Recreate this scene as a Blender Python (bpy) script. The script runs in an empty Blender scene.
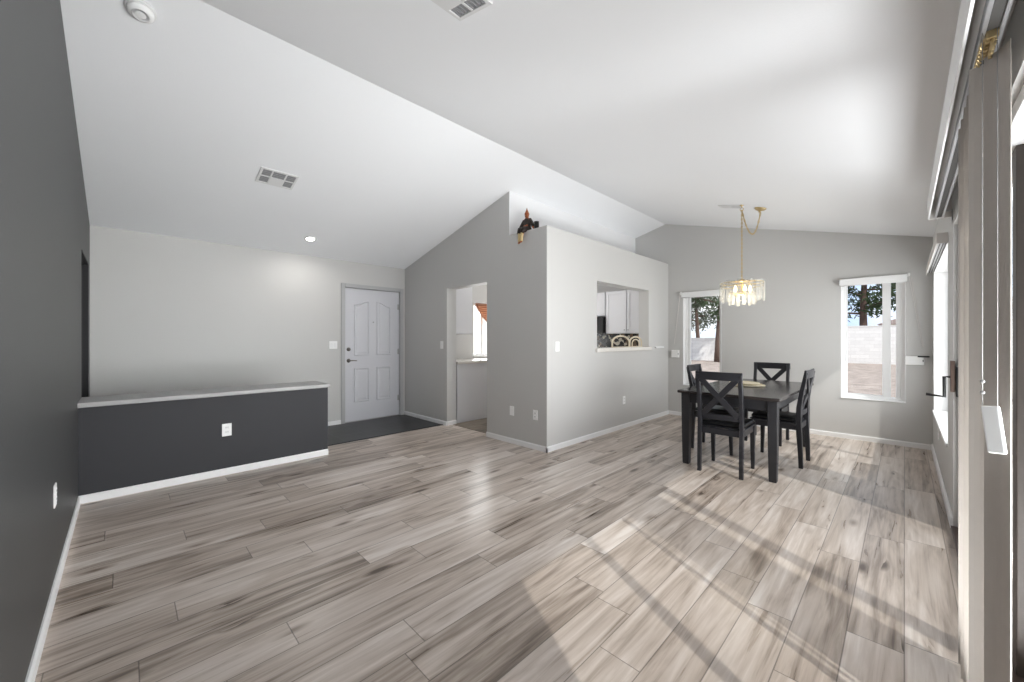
import bpy, bmesh, math, random
from mathutils import Vector, Matrix
PI = math.pi
sc = bpy.context.scene
C = sc.collection
random.seed(7)

# ---------------------------------------------------------------- camera
EYE = 1.285
cam = bpy.data.cameras.new('camera'); camo = bpy.data.objects.new('camera', cam); C.objects.link(camo)
camo.location = (0, 0, EYE)
camo.rotation_euler = (PI / 2, 0, math.radians(45.137))
cam.sensor_fit = 'HORIZONTAL'; cam.sensor_width = 36
cam.lens = 390.48 / 1024 * 36
cam.shift_y = -1.7 / 1024
cam.clip_start = 0.01; cam.clip_end = 300
sc.camera = camo

# ---------------------------------------------------------------- view, sky, sun, daylight, added fill lamps
sc.view_settings.view_transform = 'Standard'; sc.view_settings.look = 'None'
sc.view_settings.gamma = 1; sc.view_settings.use_curve_mapping = False
sc.view_settings.exposure = 0.07
sc.cycles.max_bounces = 14; sc.cycles.diffuse_bounces = 8; sc.cycles.glossy_bounces = 4
sc.cycles.transmission_bounces = 10; sc.cycles.transparent_max_bounces = 24
sc.cycles.sample_clamp_indirect = 6.0
sc.cycles.caustics_reflective = False; sc.cycles.caustics_refractive = False
sc.cycles.use_denoising = True

world = bpy.data.worlds.new('sky'); sc.world = world; world.use_nodes = True
wn, wl = world.node_tree.nodes, world.node_tree.links
wn.clear()
w_out = wn.new('ShaderNodeOutputWorld'); w_bg = wn.new('ShaderNodeBackground')
w_tc = wn.new('ShaderNodeTexCoord'); w_noise = wn.new('ShaderNodeTexNoise'); w_ramp = wn.new('ShaderNodeValToRGB')
w_noise.inputs['Scale'].default_value = 3.0; w_noise.inputs['Detail'].default_value = 6
w_ramp.color_ramp.elements[0].position = 0.42; w_ramp.color_ramp.elements[0].color = (0.52, 0.68, 0.95, 1)
w_ramp.color_ramp.elements[1].position = 0.62; w_ramp.color_ramp.elements[1].color = (1.0, 1.0, 1.0, 1)
wl.new(w_tc.outputs['Generated'], w_noise.inputs['Vector']); wl.new(w_noise.outputs['Fac'], w_ramp.inputs['Fac'])
wl.new(w_ramp.outputs['Color'], w_bg.inputs['Color']); wl.new(w_bg.outputs['Background'], w_out.inputs['Surface'])
w_bg.inputs['Strength'].default_value = 1.35

def sun_lamp(strength):
    l = bpy.data.lights.new('sun', 'SUN'); l.energy = strength; l.angle = math.radians(0.8); l.color = (1.0, 0.96, 0.90)
    o = bpy.data.objects.new('sun', l); C.objects.link(o)
    d = Vector((-0.893, 0.45, -0.955))                     # direction the sunlight travels
    o.rotation_euler = d.to_track_quat('-Z', 'Y').to_euler()
def area(name, loc, direction, sx, sy, power, color=(1, 1, 1)):
    l = bpy.data.lights.new(name, 'AREA'); l.shape = 'RECTANGLE'; l.size = sx; l.size_y = sy; l.energy = power; l.color = color
    o = bpy.data.objects.new(name, l); C.objects.link(o); o.location = loc
    o.rotation_euler = Vector(direction).to_track_quat('-Z', 'Y').to_euler()
    return o
sun_lamp(4.7)
def beam(o, degrees): o.data.spread = math.radians(degrees)
beam(area('daylight_patio_door', (1.3, 2.9, 1.35), (-1, -0.5, 0), 2.4, 2.2, 40, (1.0, 0.998, 0.99)), 90)
beam(area('entry_side_fill', (1.6, 2.9, 1.35), (-1, -0.6, 0), 2.4, 2.0, 34, (1.0, 0.998, 0.99)), 60)  # added narrow beam through the door, aimed to brighten the entry side
area('ceiling_fill_near', (0.9, 1.5, 0.1), (-0.3, 0, 0.95), 1.8, 1.2, 262, (0.985, 0.99, 1.0))  # added uplight outside the door, stands in for ground bounce to lift the ceiling
area('ceiling_fill_far', (0.9, 3.0, 0.1), (-0.3, 0, 0.95), 1.8, 1.2, 135, (0.985, 0.99, 1.0))  # second added uplight, brightens the ceiling further along the door
area('daylight_side_window', (0.9, 5.4, 1.3), (-1, 0, 0), 2.2, 1.6, 76, (1.0, 0.998, 0.99))
area('daylight_kitchen_window', (-5.75, 4.9, 1.45), (1, 0, 0), 1.3, 1.1, 70, (1.0, 1.0, 0.99))

# ---------------------------------------------------------------- measures of the room
XE, YN, YS = 0.234, 6.65, -0.250          # east wall, north wall, south wall
XK, YK, XF = -2.867, 3.412, -6.027        # pass-through wall, kitchen gable wall, entry wall
XR, ZR, SW, SE = -2.918, 3.275, 0.2545, 0.2553
XW, ZB = -3.477, 2.582                    # wall behind the plant ledge, ledge height
TH = 0.17
def top(x): return ZR - (SW * (XR - x) if x < XR else SE * (x - XR))

# ---------------------------------------------------------------- materials
def lin(c):
    return tuple(((v / 255) / 12.92 if v / 255 <= 0.04045 else ((v / 255 + 0.055) / 1.055) ** 2.4) for v in c)
MATS = {}
def mat(name, rgb, rough=0.5, metal=0.0, vary=0.04, scale=30, bump=0.0, bump_scale=200, spec=0.5, emit=None, estr=0, trans=0.0, stretch=None, ior=1.45):
    if name in MATS: return MATS[name]
    m = bpy.data.materials.new(name); m.use_nodes = True
    n, l = m.node_tree.nodes, m.node_tree.links
    b = n['Principled BSDF']
    col = lin(rgb)
    tc = n.new('ShaderNodeTexCoord'); no = n.new('ShaderNodeTexNoise'); no.inputs['Scale'].default_value = scale; no.inputs['Detail'].default_value = 4
    vec = tc.outputs['Object']
    if stretch:
        mp = n.new('ShaderNodeMapping'); mp.inputs['Scale'].default_value = stretch; l.new(vec, mp.inputs['Vector']); vec = mp.outputs['Vector']
    l.new(vec, no.inputs['Vector'])
    mx = n.new('ShaderNodeMix'); mx.data_type = 'RGBA'
    mx.inputs['A'].default_value = (*[max(0, c * (1 - vary)) for c in col], 1)
    mx.inputs['B'].default_value = (*[min(1, c * (1 + vary)) for c in col], 1)
    l.new(no.outputs['Fac'], mx.inputs['Factor']); l.new(mx.outputs['Result'], b.inputs['Base Color'])
    b.inputs['Roughness'].default_value = rough; b.inputs['Metallic'].default_value = metal
    b.inputs['Specular IOR Level'].default_value = spec
    b.inputs['Transmission Weight'].default_value = trans; b.inputs['IOR'].default_value = ior
    if bump:
        n2 = n.new('ShaderNodeTexNoise'); n2.inputs['Scale'].default_value = bump_scale; n2.inputs['Detail'].default_value = 3
        l.new(tc.outputs['Object'], n2.inputs['Vector'])
        bp = n.new('ShaderNodeBump'); bp.inputs['Strength'].default_value = bump; bp.inputs['Distance'].default_value = 0.004
        l.new(n2.outputs['Fac'], bp.inputs['Height']); l.new(bp.outputs['Normal'], b.inputs['Normal'])
    if emit:
        b.inputs['Emission Color'].default_value = (*lin(emit), 1); b.inputs['Emission Strength'].default_value = estr
    MATS[name] = m
    return m

def plank_material(name, tones, width, length, rough, gap=0.0022):
    m = bpy.data.materials.new(name); m.use_nodes = True
    n, l = m.node_tree.nodes, m.node_tree.links
    b = n['Principled BSDF']
    def math_(op, a, c=None, d=None):
        q = n.new('ShaderNodeMath'); q.operation = op
        for i, v in enumerate((a, c, d)):
            if v is None: continue
            if isinstance(v, (int, float)): q.inputs[i].default_value = v
            else: l.new(v, q.inputs[i])
        return q.outputs[0]
    tc = n.new('ShaderNodeTexCoord'); sp = n.new('ShaderNodeSeparateXYZ'); l.new(tc.outputs['Object'], sp.inputs[0])
    xr = math_('DIVIDE', sp.outputs['X'], width); row = math_('FLOOR', xr); fx = math_('SUBTRACT', xr, row)
    wn_ = n.new('ShaderNodeTexWhiteNoise'); wn_.noise_dimensions = '1D'; l.new(row, wn_.inputs['W'])
    yr = math_('ADD', math_('DIVIDE', sp.outputs['Y'], length), math_('MULTIPLY', wn_.outputs['Value'], 7.0))
    colm = math_('FLOOR', yr); fy = math_('SUBTRACT', yr, colm)
    idv = n.new('ShaderNodeCombineXYZ'); l.new(row, idv.inputs[0]); l.new(colm, idv.inputs[1])
    wid = n.new('ShaderNodeTexWhiteNoise'); wid.noise_dimensions = '3D'; l.new(idv.outputs[0], wid.inputs['Vector'])
    # seams
    dx = math_('MULTIPLY', math_('MINIMUM', fx, math_('SUBTRACT', 1.0, fx)), width)
    dy = math_('MULTIPLY', math_('MINIMUM', fy, math_('SUBTRACT', 1.0, fy)), length)
    seam = math_('LESS_THAN', math_('MINIMUM', dx, dy), gap)
    # grain: stretched noise, different for every plank
    off = n.new('ShaderNodeVectorMath'); off.operation = 'MULTIPLY_ADD'
    l.new(wid.outputs['Color'], off.inputs[0]); off.inputs[1].default_value = (40, 40, 40); l.new(tc.outputs['Object'], off.inputs[2])
    mp = n.new('ShaderNodeMapping'); mp.inputs['Scale'].default_value = (26, 1.2, 1); l.new(off.outputs[0], mp.inputs['Vector'])
    g1 = n.new('ShaderNodeTexNoise'); g1.inputs['Scale'].default_value = 1.0; g1.inputs['Detail'].default_value = 8; g1.inputs['Roughness'].default_value = 0.62; g1.inputs['Distortion'].default_value = 0.8
    l.new(mp.outputs[0], g1.inputs['Vector'])
    mp2 = n.new('ShaderNodeMapping'); mp2.inputs['Scale'].default_value = (9, 1.1, 1); l.new(off.outputs[0], mp2.inputs['Vector'])
    g2 = n.new('ShaderNodeTexNoise'); g2.inputs['Scale'].default_value = 1.0; g2.inputs['Detail'].default_value = 3; g2.inputs['Distortion'].default_value = 1.2
    l.new(mp2.outputs[0], g2.inputs['Vector'])
    # knots
    mp3 = n.new('ShaderNodeMapping'); mp3.inputs['Scale'].default_value = (7.5, 2.3, 1); l.new(off.outputs[0], mp3.inputs['Vector'])
    vo = n.new('ShaderNodeTexVoronoi'); vo.inputs['Scale'].default_value = 1.0; l.new(mp3.outputs[0], vo.inputs['Vector'])
    kn = n.new('ShaderNodeMapRange'); kn.inputs['From Min'].default_value = 0.02; kn.inputs['From Max'].default_value = 0.24
    kn.inputs['To Min'].default_value = 1.0; kn.inputs['To Max'].default_value = 0.0; l.new(vo.outputs['Distance'], kn.inputs['Value'])
    ksel = math_('GREATER_THAN', g2.outputs['Fac'], 0.44)
    knot = math_('MULTIPLY', math_('MULTIPLY', kn.outputs[0], ksel), math_('MULTIPLY', g1.outputs['Fac'], 1.15))
    v = math_('ADD', math_('MULTIPLY', math_('SUBTRACT', g1.outputs['Fac'], 0.5), 1.2), math_('MULTIPLY', math_('SUBTRACT', g2.outputs['Fac'], 0.5), 1.2))
    v = math_('ADD', v, math_('MULTIPLY', math_('SUBTRACT', wid.outputs['Value'], 0.5), 0.40))
    v = math_('ADD', v, 0.56)
    v = math_('SUBTRACT', v, math_('MULTIPLY', knot, 1.05))
    rp = n.new('ShaderNodeValToRGB'); l.new(v, rp.inputs['Fac'])
    e = rp.color_ramp.elements
    e[0].position = 0.0; e[0].color = (*lin(tones[0]), 1); e[1].position = 1.0; e[1].color = (*lin(tones[-1]), 1)
    for i, t in enumerate(tones[1:-1]):
        q = e.new((i + 1) / (len(tones) - 1)); q.color = (*lin(t), 1)
    mx = n.new('ShaderNodeMix'); mx.data_type = 'RGBA'; l.new(math_('MULTIPLY', seam, 0.6), mx.inputs['Factor']); l.new(rp.outputs['Color'], mx.inputs['A'])
    mx.inputs['B'].default_value = (*lin((70, 62, 57)), 1)
    l.new(mx.outputs['Result'], b.inputs['Base Color'])
    rr = n.new('ShaderNodeMapRange'); rr.inputs['To Min'].default_value = rough - 0.06; rr.inputs['To Max'].default_value = rough + 0.12
    l.new(g1.outputs['Fac'], rr.inputs['Value']); l.new(rr.outputs[0], b.inputs['Roughness'])
    bp = n.new('ShaderNodeBump'); bp.inputs['Strength'].default_value = 0.12; bp.inputs['Distance'].default_value = 0.002
    l.new(math_('SUBTRACT', g1.outputs['Fac'], math_('MULTIPLY', seam, 1.5)), bp.inputs['Height']); l.new(bp.outputs['Normal'], b.inputs['Normal'])
    return m

def tile_material(name, rgb, size, rough):
    m = bpy.data.materials.new(name); m.use_nodes = True
    n, l = m.node_tree.nodes, m.node_tree.links; b = n['Principled BSDF']
    tc = n.new('ShaderNodeTexCoord'); br = n.new('ShaderNodeTexBrick'); l.new(tc.outputs['Object'], br.inputs['Vector'])
    br.offset = 0; br.inputs['Scale'].default_value = 1; br.inputs['Brick Width'].default_value = size; br.inputs['Row Height'].default_value = size
    br.inputs['Mortar Size'].default_value = 0.004; c = lin(rgb)
    br.inputs['Color1'].default_value = (*[v * 0.8 for v in c], 1); br.inputs['Color2'].default_value = (*[v * 1.25 for v in c], 1); br.inputs['Mortar'].default_value = (*[v * 1.9 for v in c], 1)
    no = n.new('ShaderNodeTexNoise'); no.inputs['Scale'].default_value = 9; no.inputs['Detail'].default_value = 6; l.new(tc.outputs['Object'], no.inputs['Vector'])
    mx = n.new('ShaderNodeMix'); mx.data_type = 'RGBA'; mx.blend_type = 'OVERLAY'; mx.inputs['Factor'].default_value = 0.5
    l.new(br.outputs['Color'], mx.inputs['A']); l.new(no.outputs['Fac'], mx.inputs['B']); l.new(mx.outputs['Result'], b.inputs['Base Color'])
    b.inputs['Roughness'].default_value = rough
    return m

def glass_material(name, tint=(0.97, 0.98, 0.98), gloss=0.08):
    m = bpy.data.materials.new(name); m.use_nodes = True
    n, l = m.node_tree.nodes, m.node_tree.links; n.clear()
    o = n.new('ShaderNodeOutputMaterial'); t = n.new('ShaderNodeBsdfTransparent'); g = n.new('ShaderNodeBsdfGlossy'); mx = n.new('ShaderNodeMixShader')
    lw = n.new('ShaderNodeFresnel'); lw.inputs['IOR'].default_value = 1.35
    ml = n.new('ShaderNodeMath'); ml.operation = 'MULTIPLY'; ml.inputs[1].default_value = gloss / 0.08 * 0.6; ml.use_clamp = True
    l.new(lw.outputs[0], ml.inputs[0])
    t.inputs['Color'].default_value = (*tint, 1); g.inputs['Roughness'].default_value = 0.03
    l.new(ml.outputs[0], mx.inputs['Fac']); l.new(t.outputs[0], mx.inputs[1]); l.new(g.outputs[0], mx.inputs[2]); l.new(mx.outputs[0], o.inputs['Surface'])
    return m

def translucent_material(name, rgb, amount, rough=0.6):
    m = mat(name, rgb, rough, vary=0.03, scale=40)
    n, l = m.node_tree.nodes, m.node_tree.links
    b = n['Principled BSDF']; o = [q for q in n if q.type == 'OUTPUT_MATERIAL'][0]
    t = n.new('ShaderNodeBsdfTranslucent'); t.inputs['Color'].default_value = (*lin(rgb), 1)
    mx = n.new('ShaderNodeMixShader'); mx.inputs['Fac'].default_value = amount
    l.new(b.outputs[0], mx.inputs[1]); l.new(t.outputs[0], mx.inputs[2]); l.new(mx.outputs[0], o.inputs['Surface'])
    return m

def wave_material(name, c1, c2, scale, direction='X'):
    m = bpy.data.materials.new(name); m.use_nodes = True
    n, l = m.node_tree.nodes, m.node_tree.links; b = n['Principled BSDF']
    tc = n.new('ShaderNodeTexCoord'); wv = n.new('ShaderNodeTexWave'); wv.bands_direction = direction; wv.inputs['Scale'].default_value = scale; wv.inputs['Distortion'].default_value = 1.0
    l.new(tc.outputs['Object'], wv.inputs['Vector']); mx = n.new('ShaderNodeMix'); mx.data_type = 'RGBA'
    mx.inputs['A'].default_value = (*lin(c1), 1); mx.inputs['B'].default_value = (*lin(c2), 1)
    l.new(wv.outputs['Fac'], mx.inputs['Factor']); l.new(mx.outputs['Result'], b.inputs['Base Color']); b.inputs['Roughness'].default_value = 0.8
    return m
M_WALL = mat('wall_paint', (199, 198, 196), 0.55, vary=0.015, scale=2, bump=0.10, bump_scale=140, spec=0.35)
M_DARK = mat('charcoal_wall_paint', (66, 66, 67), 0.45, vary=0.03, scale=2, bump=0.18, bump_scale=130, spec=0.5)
M_PONY = mat('charcoal_half_wall_paint', (58, 58, 61), 0.6, vary=0.03, scale=2, bump=0.15, bump_scale=130, spec=0.3)
M_LEDGE = mat('grey_ledge_paint', (164, 163, 163), 0.45, vary=0.02, scale=3)
M_CEIL = mat('ceiling_paint', (242, 243, 245), 0.8, vary=0.01, scale=2, bump=0.12, bump_scale=90, spec=0.2)
M_SHELFWALL = mat('white_ledge_wall_paint', (228, 228, 229), 0.7, vary=0.01, scale=2, spec=0.25)
M_TRIM = mat('white_trim_paint', (238, 238, 238), 0.35, vary=0.015, scale=8)
M_FLOOR = plank_material('laminate_planks', [(90, 77, 67), (146, 132, 120), (186, 172, 160), (206, 194, 184), (224, 215, 207)], 0.18, 1.22, 0.27)
M_KFLOOR = plank_material('kitchen_vinyl', [(70, 62, 54), (104, 94, 82), (130, 118, 104), (150, 138, 124)], 0.30, 0.30, 0.35, gap=0.003)
M_SLATE = tile_material('slate_tile', (46, 46, 48), 0.33, 0.38)
M_GLASS = glass_material('window_glass')
M_VINYL = mat('white_vinyl', (240, 240, 240), 0.35, vary=0.01)
M_DOOR = mat('front_door_paint', (208, 208, 213), 0.4, vary=0.015, scale=6)
M_DOORFRAME = mat('door_frame_paint', (176, 176, 177), 0.45, vary=0.02, scale=6)
M_NICKEL = mat('dark_nickel', (120, 116, 112), 0.3, 1.0)
M_STEEL = mat('hinge_steel', (170, 170, 170), 0.35, 1.0)
M_PLATE = mat('white_plate_plastic', (244, 244, 243), 0.3, vary=0.005)
M_SLOT = mat('dark_slot', (60, 58, 56), 0.6)
M_CHAIR = mat('charcoal_chair_paint', (42, 42, 46), 0.36, vary=0.12, scale=20, stretch=(1, 1, 0.2))
M_SEAT = mat('black_vinyl_seat', (16, 16, 18), 0.35, vary=0.1, bump=0.1, bump_scale=300)
M_TABLE = mat('charcoal_table_wood', (52, 47, 46), 0.2, vary=0.18, scale=6, stretch=(8, 0.6, 1))
M_TABLELEG = mat('charcoal_table_leg', (44, 44, 47), 0.38, vary=0.1, scale=10)
M_BLACK = mat('black_metal', (24, 23, 23), 0.35, vary=0.1)
M_BRASS = mat('brass', (206, 184, 140), 0.32, 0.85, vary=0.08)
def crystal_material():
    m = bpy.data.materials.new('chandelier_glass'); m.use_nodes = True
    n, l = m.node_tree.nodes, m.node_tree.links; b = n['Principled BSDF']; o = [k for k in n if k.type == 'OUTPUT_MATERIAL'][0]
    t = n.new('ShaderNodeBsdfTransparent'); t.inputs['Color'].default_value = (0.97, 0.97, 0.96, 1)
    no = n.new('ShaderNodeTexNoise'); no.inputs['Scale'].default_value = 45; tc = n.new('ShaderNodeTexCoord'); l.new(tc.outputs['Object'], no.inputs['Vector'])
    mr = n.new('ShaderNodeMapRange'); mr.inputs['To Min'].default_value = 0.04; mr.inputs['To Max'].default_value = 0.26; l.new(no.outputs['Fac'], mr.inputs['Value'])
    b.inputs['Base Color'].default_value = (0.9, 0.9, 0.88, 1); b.inputs['Roughness'].default_value = 0.12; b.inputs['Transmission Weight'].default_value = 0.0
    mx = n.new('ShaderNodeMixShader'); l.new(mr.outputs[0], mx.inputs['Fac']); l.new(t.outputs[0], mx.inputs[1]); l.new(b.outputs[0], mx.inputs[2]); l.new(mx.outputs[0], o.inputs['Surface'])
    return m
M_CRYSTAL = crystal_material()
M_BULB = mat('lit_bulb', (255, 235, 200), 0.4, emit=(255, 226, 170), estr=6)
M_LAMP = mat('lit_lens', (255, 252, 245), 0.5, emit=(255, 250, 240), estr=14)
M_VANE = translucent_material('vane_vinyl', (182, 175, 168), 0.03)
M_VANEB = mat('valance_vinyl', (214, 210, 206), 0.5, vary=0.02)
M_ALU = mat('track_aluminium', (190, 190, 192), 0.3, 0.7)
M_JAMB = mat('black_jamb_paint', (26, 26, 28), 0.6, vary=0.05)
M_STILE = mat('dark_door_stile', (66, 60, 56), 0.45, vary=0.06)
M_BRONZE = mat('bronze_latch', (92, 76, 68), 0.4, 0.5)
M_VENT = mat('vent_white', (226, 226, 226), 0.5, vary=0.01)
M_VENTDARK = mat('vent_shadow_metal', (146, 146, 148), 0.6)
M_CAB = mat('cabinet_white', (216, 216, 219), 0.4, vary=0.015, scale=6)
M_COUNTER = mat('granite_counter', (224, 220, 214), 0.25, vary=0.10, scale=120)
M_MAT = mat('placemat_straw', (206, 196, 172), 0.8, vary=0.14, scale=90, bump=0.4, bump_scale=260)
M_CREAM = mat('cream_metal', (212, 200, 178), 0.5, vary=0.06)
M_ROBE = mat('dark_robe', (38, 28, 24), 0.5, vary=0.3, scale=60)
M_SKIN = mat('carved_amber_wood', (150, 84, 48), 0.4, vary=0.2, scale=60)
M_GOLD = mat('old_gold', (208, 186, 138), 0.5, 0.0, vary=0.15, scale=80)
M_SWAG = wave_material('rust_stripe_cloth', (128, 84, 62), (188, 150, 126), 9.0, 'Z')
M_PATIO = mat('patio_concrete', (182, 181, 179), 0.9, vary=0.08, scale=5)
M_STUCCO = mat('house_stucco', (236, 230, 222), 0.9, vary=0.05, scale=3)
M_BARK = mat('bark', (92, 74, 66), 0.9, vary=0.35, scale=14, stretch=(1, 1, 0.25), bump=0.6, bump_scale=30)
M_LEAF = mat('pine_needles', (74, 92, 62), 0.7, vary=0.35, scale=3)
M_LEAF2 = mat('olive_leaves', (98, 108, 88), 0.7, vary=0.35, scale=3)
M_GROUND = mat('gravel', (158, 144, 134), 0.95, vary=0.7, scale=3.5, bump=0.7, bump_scale=18)

def mosaic_material():
    m = bpy.data.materials.new('mosaic_backsplash'); m.use_nodes = True
    n, l = m.node_tree.nodes, m.node_tree.links; b = n['Principled BSDF']
    tc = n.new('ShaderNodeTexCoord'); vo = n.new('ShaderNodeTexVoronoi'); vo.inputs['Scale'].default_value = 17
    l.new(tc.outputs['Object'], vo.inputs['Vector']); sp = n.new('ShaderNodeSeparateColor'); l.new(vo.outputs['Color'], sp.inputs[0])
    rp = n.new('ShaderNodeValToRGB'); rp.color_ramp.interpolation = 'CONSTANT'; e = rp.color_ramp.elements
    e[0].color = (*lin((22, 21, 20)), 1); e[1].position = 0.5; e[1].color = (*lin((112, 94, 76)), 1)
    q = e.new(0.68); q.color = (*lin((200, 192, 176)), 1); q = e.new(0.84); q.color = (*lin((60, 52, 46)), 1)
    l.new(sp.outputs[0], rp.inputs['Fac']); l.new(rp.outputs['Color'], b.inputs['Base Color']); b.inputs['Roughness'].default_value = 0.25
    return m
M_MOSAIC = mosaic_material()
M_ROOF = wave_material('clay_roof', (120, 84, 66), (156, 116, 96), 3.0, 'Y')
M_ROOF2 = wave_material('grey_roof', (156, 142, 138), (184, 168, 162), 2.0, 'X')
def block_material():
    m = bpy.data.materials.new('block_wall'); m.use_nodes = True
    n, l = m.node_tree.nodes, m.node_tree.links; b = n['Principled BSDF']
    tc = n.new('ShaderNodeTexCoord'); mp = n.new('ShaderNodeMapping'); mp.inputs['Rotation'].default_value = (PI / 2, 0, 0); l.new(tc.outputs['Object'], mp.inputs['Vector'])
    br = n.new('ShaderNodeTexBrick'); l.new(mp.outputs[0], br.inputs['Vector'])
    br.inputs['Scale'].default_value = 1; br.inputs['Brick Width'].default_value = 0.4; br.inputs['Row Height'].default_value = 0.2; br.inputs['Mortar Size'].default_value = 0.006
    br.inputs['Color1'].default_value = (*lin((232, 230, 228)), 1); br.inputs['Color2'].default_value = (*lin((222, 220, 218)), 1); br.inputs['Mortar'].default_value = (*lin((206, 203, 200)), 1)
    l.new(br.outputs['Color'], b.inputs['Base Color']); b.inputs['Roughness'].default_value = 0.9
    return m
M_BLOCK = block_material()

# ---------------------------------------------------------------- shape helpers
class B:
    def __init__(s): s.bm = bmesh.new()
    def box(s, a, b, bevel=0.0, seg=2, M=None):
        t = bmesh.new(); bmesh.ops.create_cube(t, size=1)
        lo = Vector([min(p, q) for p, q in zip(a, b)]); hi = Vector([max(p, q) for p, q in zip(a, b)])
        for v in t.verts: v.co = Vector([lo[i] + (v.co[i] + 0.5) * (hi[i] - lo[i]) for i in range(3)])
        if bevel: bmesh.ops.bevel(t, geom=list(t.edges), offset=min(bevel, 0.45 * min(hi - lo)), segments=seg, affect='EDGES', profile=0.5)
        return s._merge(t, M)
    def _merge(s, t, M=None):
        if M is not None: bmesh.ops.transform(t, matrix=M, verts=t.verts)
        me = bpy.data.meshes.new('tmp'); t.to_mesh(me); t.free(); s.bm.from_mesh(me); bpy.data.meshes.remove(me)
        return s
    def prism(s, pts, vec, bevel=0.0):
        t = bmesh.new(); vs = [t.verts.new(p) for p in pts]; f = t.faces.new(vs)
        r = bmesh.ops.extrude_face_region(t, geom=[f]); nv = [g for g in r['geom'] if isinstance(g, bmesh.types.BMVert)]
        bmesh.ops.translate(t, vec=Vector(vec), verts=nv)
        bmesh.ops.recalc_face_normals(t, faces=t.faces)
        if bevel: bmesh.ops.bevel(t, geom=list(t.edges), offset=bevel, segments=2, affect='EDGES', profile=0.5)
        return s._merge(t)
    def tube(s, pts, r, n=10, closed=False):
        pts = [Vector(p) for p in pts]; t = bmesh.new(); rings = []
        N = len(pts); up = None
        for i, p in enumerate(pts):
            if closed: d = (pts[(i + 1) % N] - pts[i - 1]).normalized()
            else: d = (pts[min(i + 1, N - 1)] - pts[max(i - 1, 0)]).normalized()
            if up is None:
                up = Vector((0, 0, 1)) if abs(d.z) < 0.9 else Vector((1, 0, 0))
            u = (up - d * up.dot(d))
            u = u.normalized() if u.length > 1e-6 else d.orthogonal().normalized()
            w = d.cross(u); up = u
            rr = r[i] if isinstance(r, (list, tuple)) else r
            rings.append([t.verts.new(p + (u * math.cos(2 * PI * k / n) + w * math.sin(2 * PI * k / n)) * rr) for k in range(n)])
        for i in range(N if closed else N - 1):
            a, b = rings[i], rings[(i + 1) % N]
            for k in range(n): t.faces.new((a[k], a[(k + 1) % n], b[(k + 1) % n], b[k]))
        if not closed:
            t.faces.new(rings[0][::-1]); t.faces.new(rings[-1])
        for f in t.faces: f.smooth = True
        bmesh.ops.recalc_face_normals(t, faces=t.faces)
        return s._merge(t)
    def sweep(s, pts, w, h, side=(1, 0, 0), bevel=0.0):
        """rectangular bar along pts; w across `side`, h across the other normal"""
        pts = [Vector(p) for p in pts]; t = bmesh.new(); rings = []; N = len(pts); sd = Vector(side).normalized()
        for i, p in enumerate(pts):
            d = (pts[min(i + 1, N - 1)] - pts[max(i - 1, 0)]).normalized()
            u = (sd - d * sd.dot(d)).normalized(); v = d.cross(u)
            ww = w[i] if isinstance(w, (list, tuple)) else w; hh = h[i] if isinstance(h, (list, tuple)) else h
            rings.append([t.verts.new(p + u * ww / 2 * a + v * hh / 2 * b) for a, b in ((-1, -1), (1, -1), (1, 1), (-1, 1))])
        for i in range(N - 1):
            for k in range(4): t.faces.new((rings[i][k], rings[i][(k + 1) % 4], rings[i + 1][(k + 1) % 4], rings[i + 1][k]))
        t.faces.new(rings[0][::-1]); t.faces.new(rings[-1])
        bmesh.ops.recalc_face_normals(t, faces=t.faces)
        if bevel:
            bmesh.ops.bevel(t, geom=[e for e in t.edges if e.calc_face_angle(0) > 0.5], offset=bevel, segments=2, affect='EDGES', profile=0.5)
        return s._merge(t)
    def lathe(s, prof, n=24, M=None, smooth=True):
        t = bmesh.new(); rings = []
        for r, z in prof: rings.append([t.verts.new((max(r, 1e-5) * math.cos(2 * PI * k / n), max(r, 1e-5) * math.sin(2 * PI * k / n), z)) for k in range(n)])
        for a, b in zip(rings, rings[1:]):
            for k in range(n): t.faces.new((a[k], a[(k + 1) % n], b[(k + 1) % n], b[k]))
        t.faces.new(rings[0][::-1]); t.faces.new(rings[-1])
        if smooth:
            for f in t.faces: f.smooth = True
        bmesh.ops.recalc_face_normals(t, faces=t.faces)
        return s._merge(t, M)
    def cyl(s, a, b, r, n=16):
        return s.tube([a, b], r, n)
    def ball(s, c, r, sc_=(1, 1, 1), n=12):
        t = bmesh.new(); bmesh.ops.create_uvsphere(t, u_segments=n, v_segments=max(6, n // 2), radius=r)
        for f in t.faces: f.smooth = True
        return s._merge(t, Matrix.Translation(Vector(c)) @ Matrix.Diagonal((*sc_, 1)))
    def done(s, name, m, parent=None, loc=None):
        me = bpy.data.meshes.new(name); s.bm.to_mesh(me); s.bm.free(); me.materials.append(m)
        o = bpy.data.objects.new(name, me); C.objects.link(o)
        if parent: o.parent = parent
        if loc is not None: o.location = loc
        return o
def tag(o, label=None, cat=None, group=None, kind=None):
    if label: o['label'] = label
    if cat: o['category'] = cat
    if group: o['group'] = group
    if kind: o['kind'] = kind
    return o
def empty(name, loc, label, cat, group=None, rz=0.0, kind=None):
    o = bpy.data.objects.new(name, None); C.objects.link(o); o.location = loc; o.rotation_euler = (0, 0, rz); o.empty_display_size = 0.05
    return tag(o, label, cat, group, kind)
def copy_tree(o, parent=None):
    c = o.copy(); C.objects.link(c)
    if parent: c.parent = parent
    for ch in list(o.children): copy_tree(ch, c)
    return c

# ================================================================ ROOM SHELL
def struct(b, name, m, label, cat):
    return tag(b.done(name, m), label, cat, kind='structure')
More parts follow.
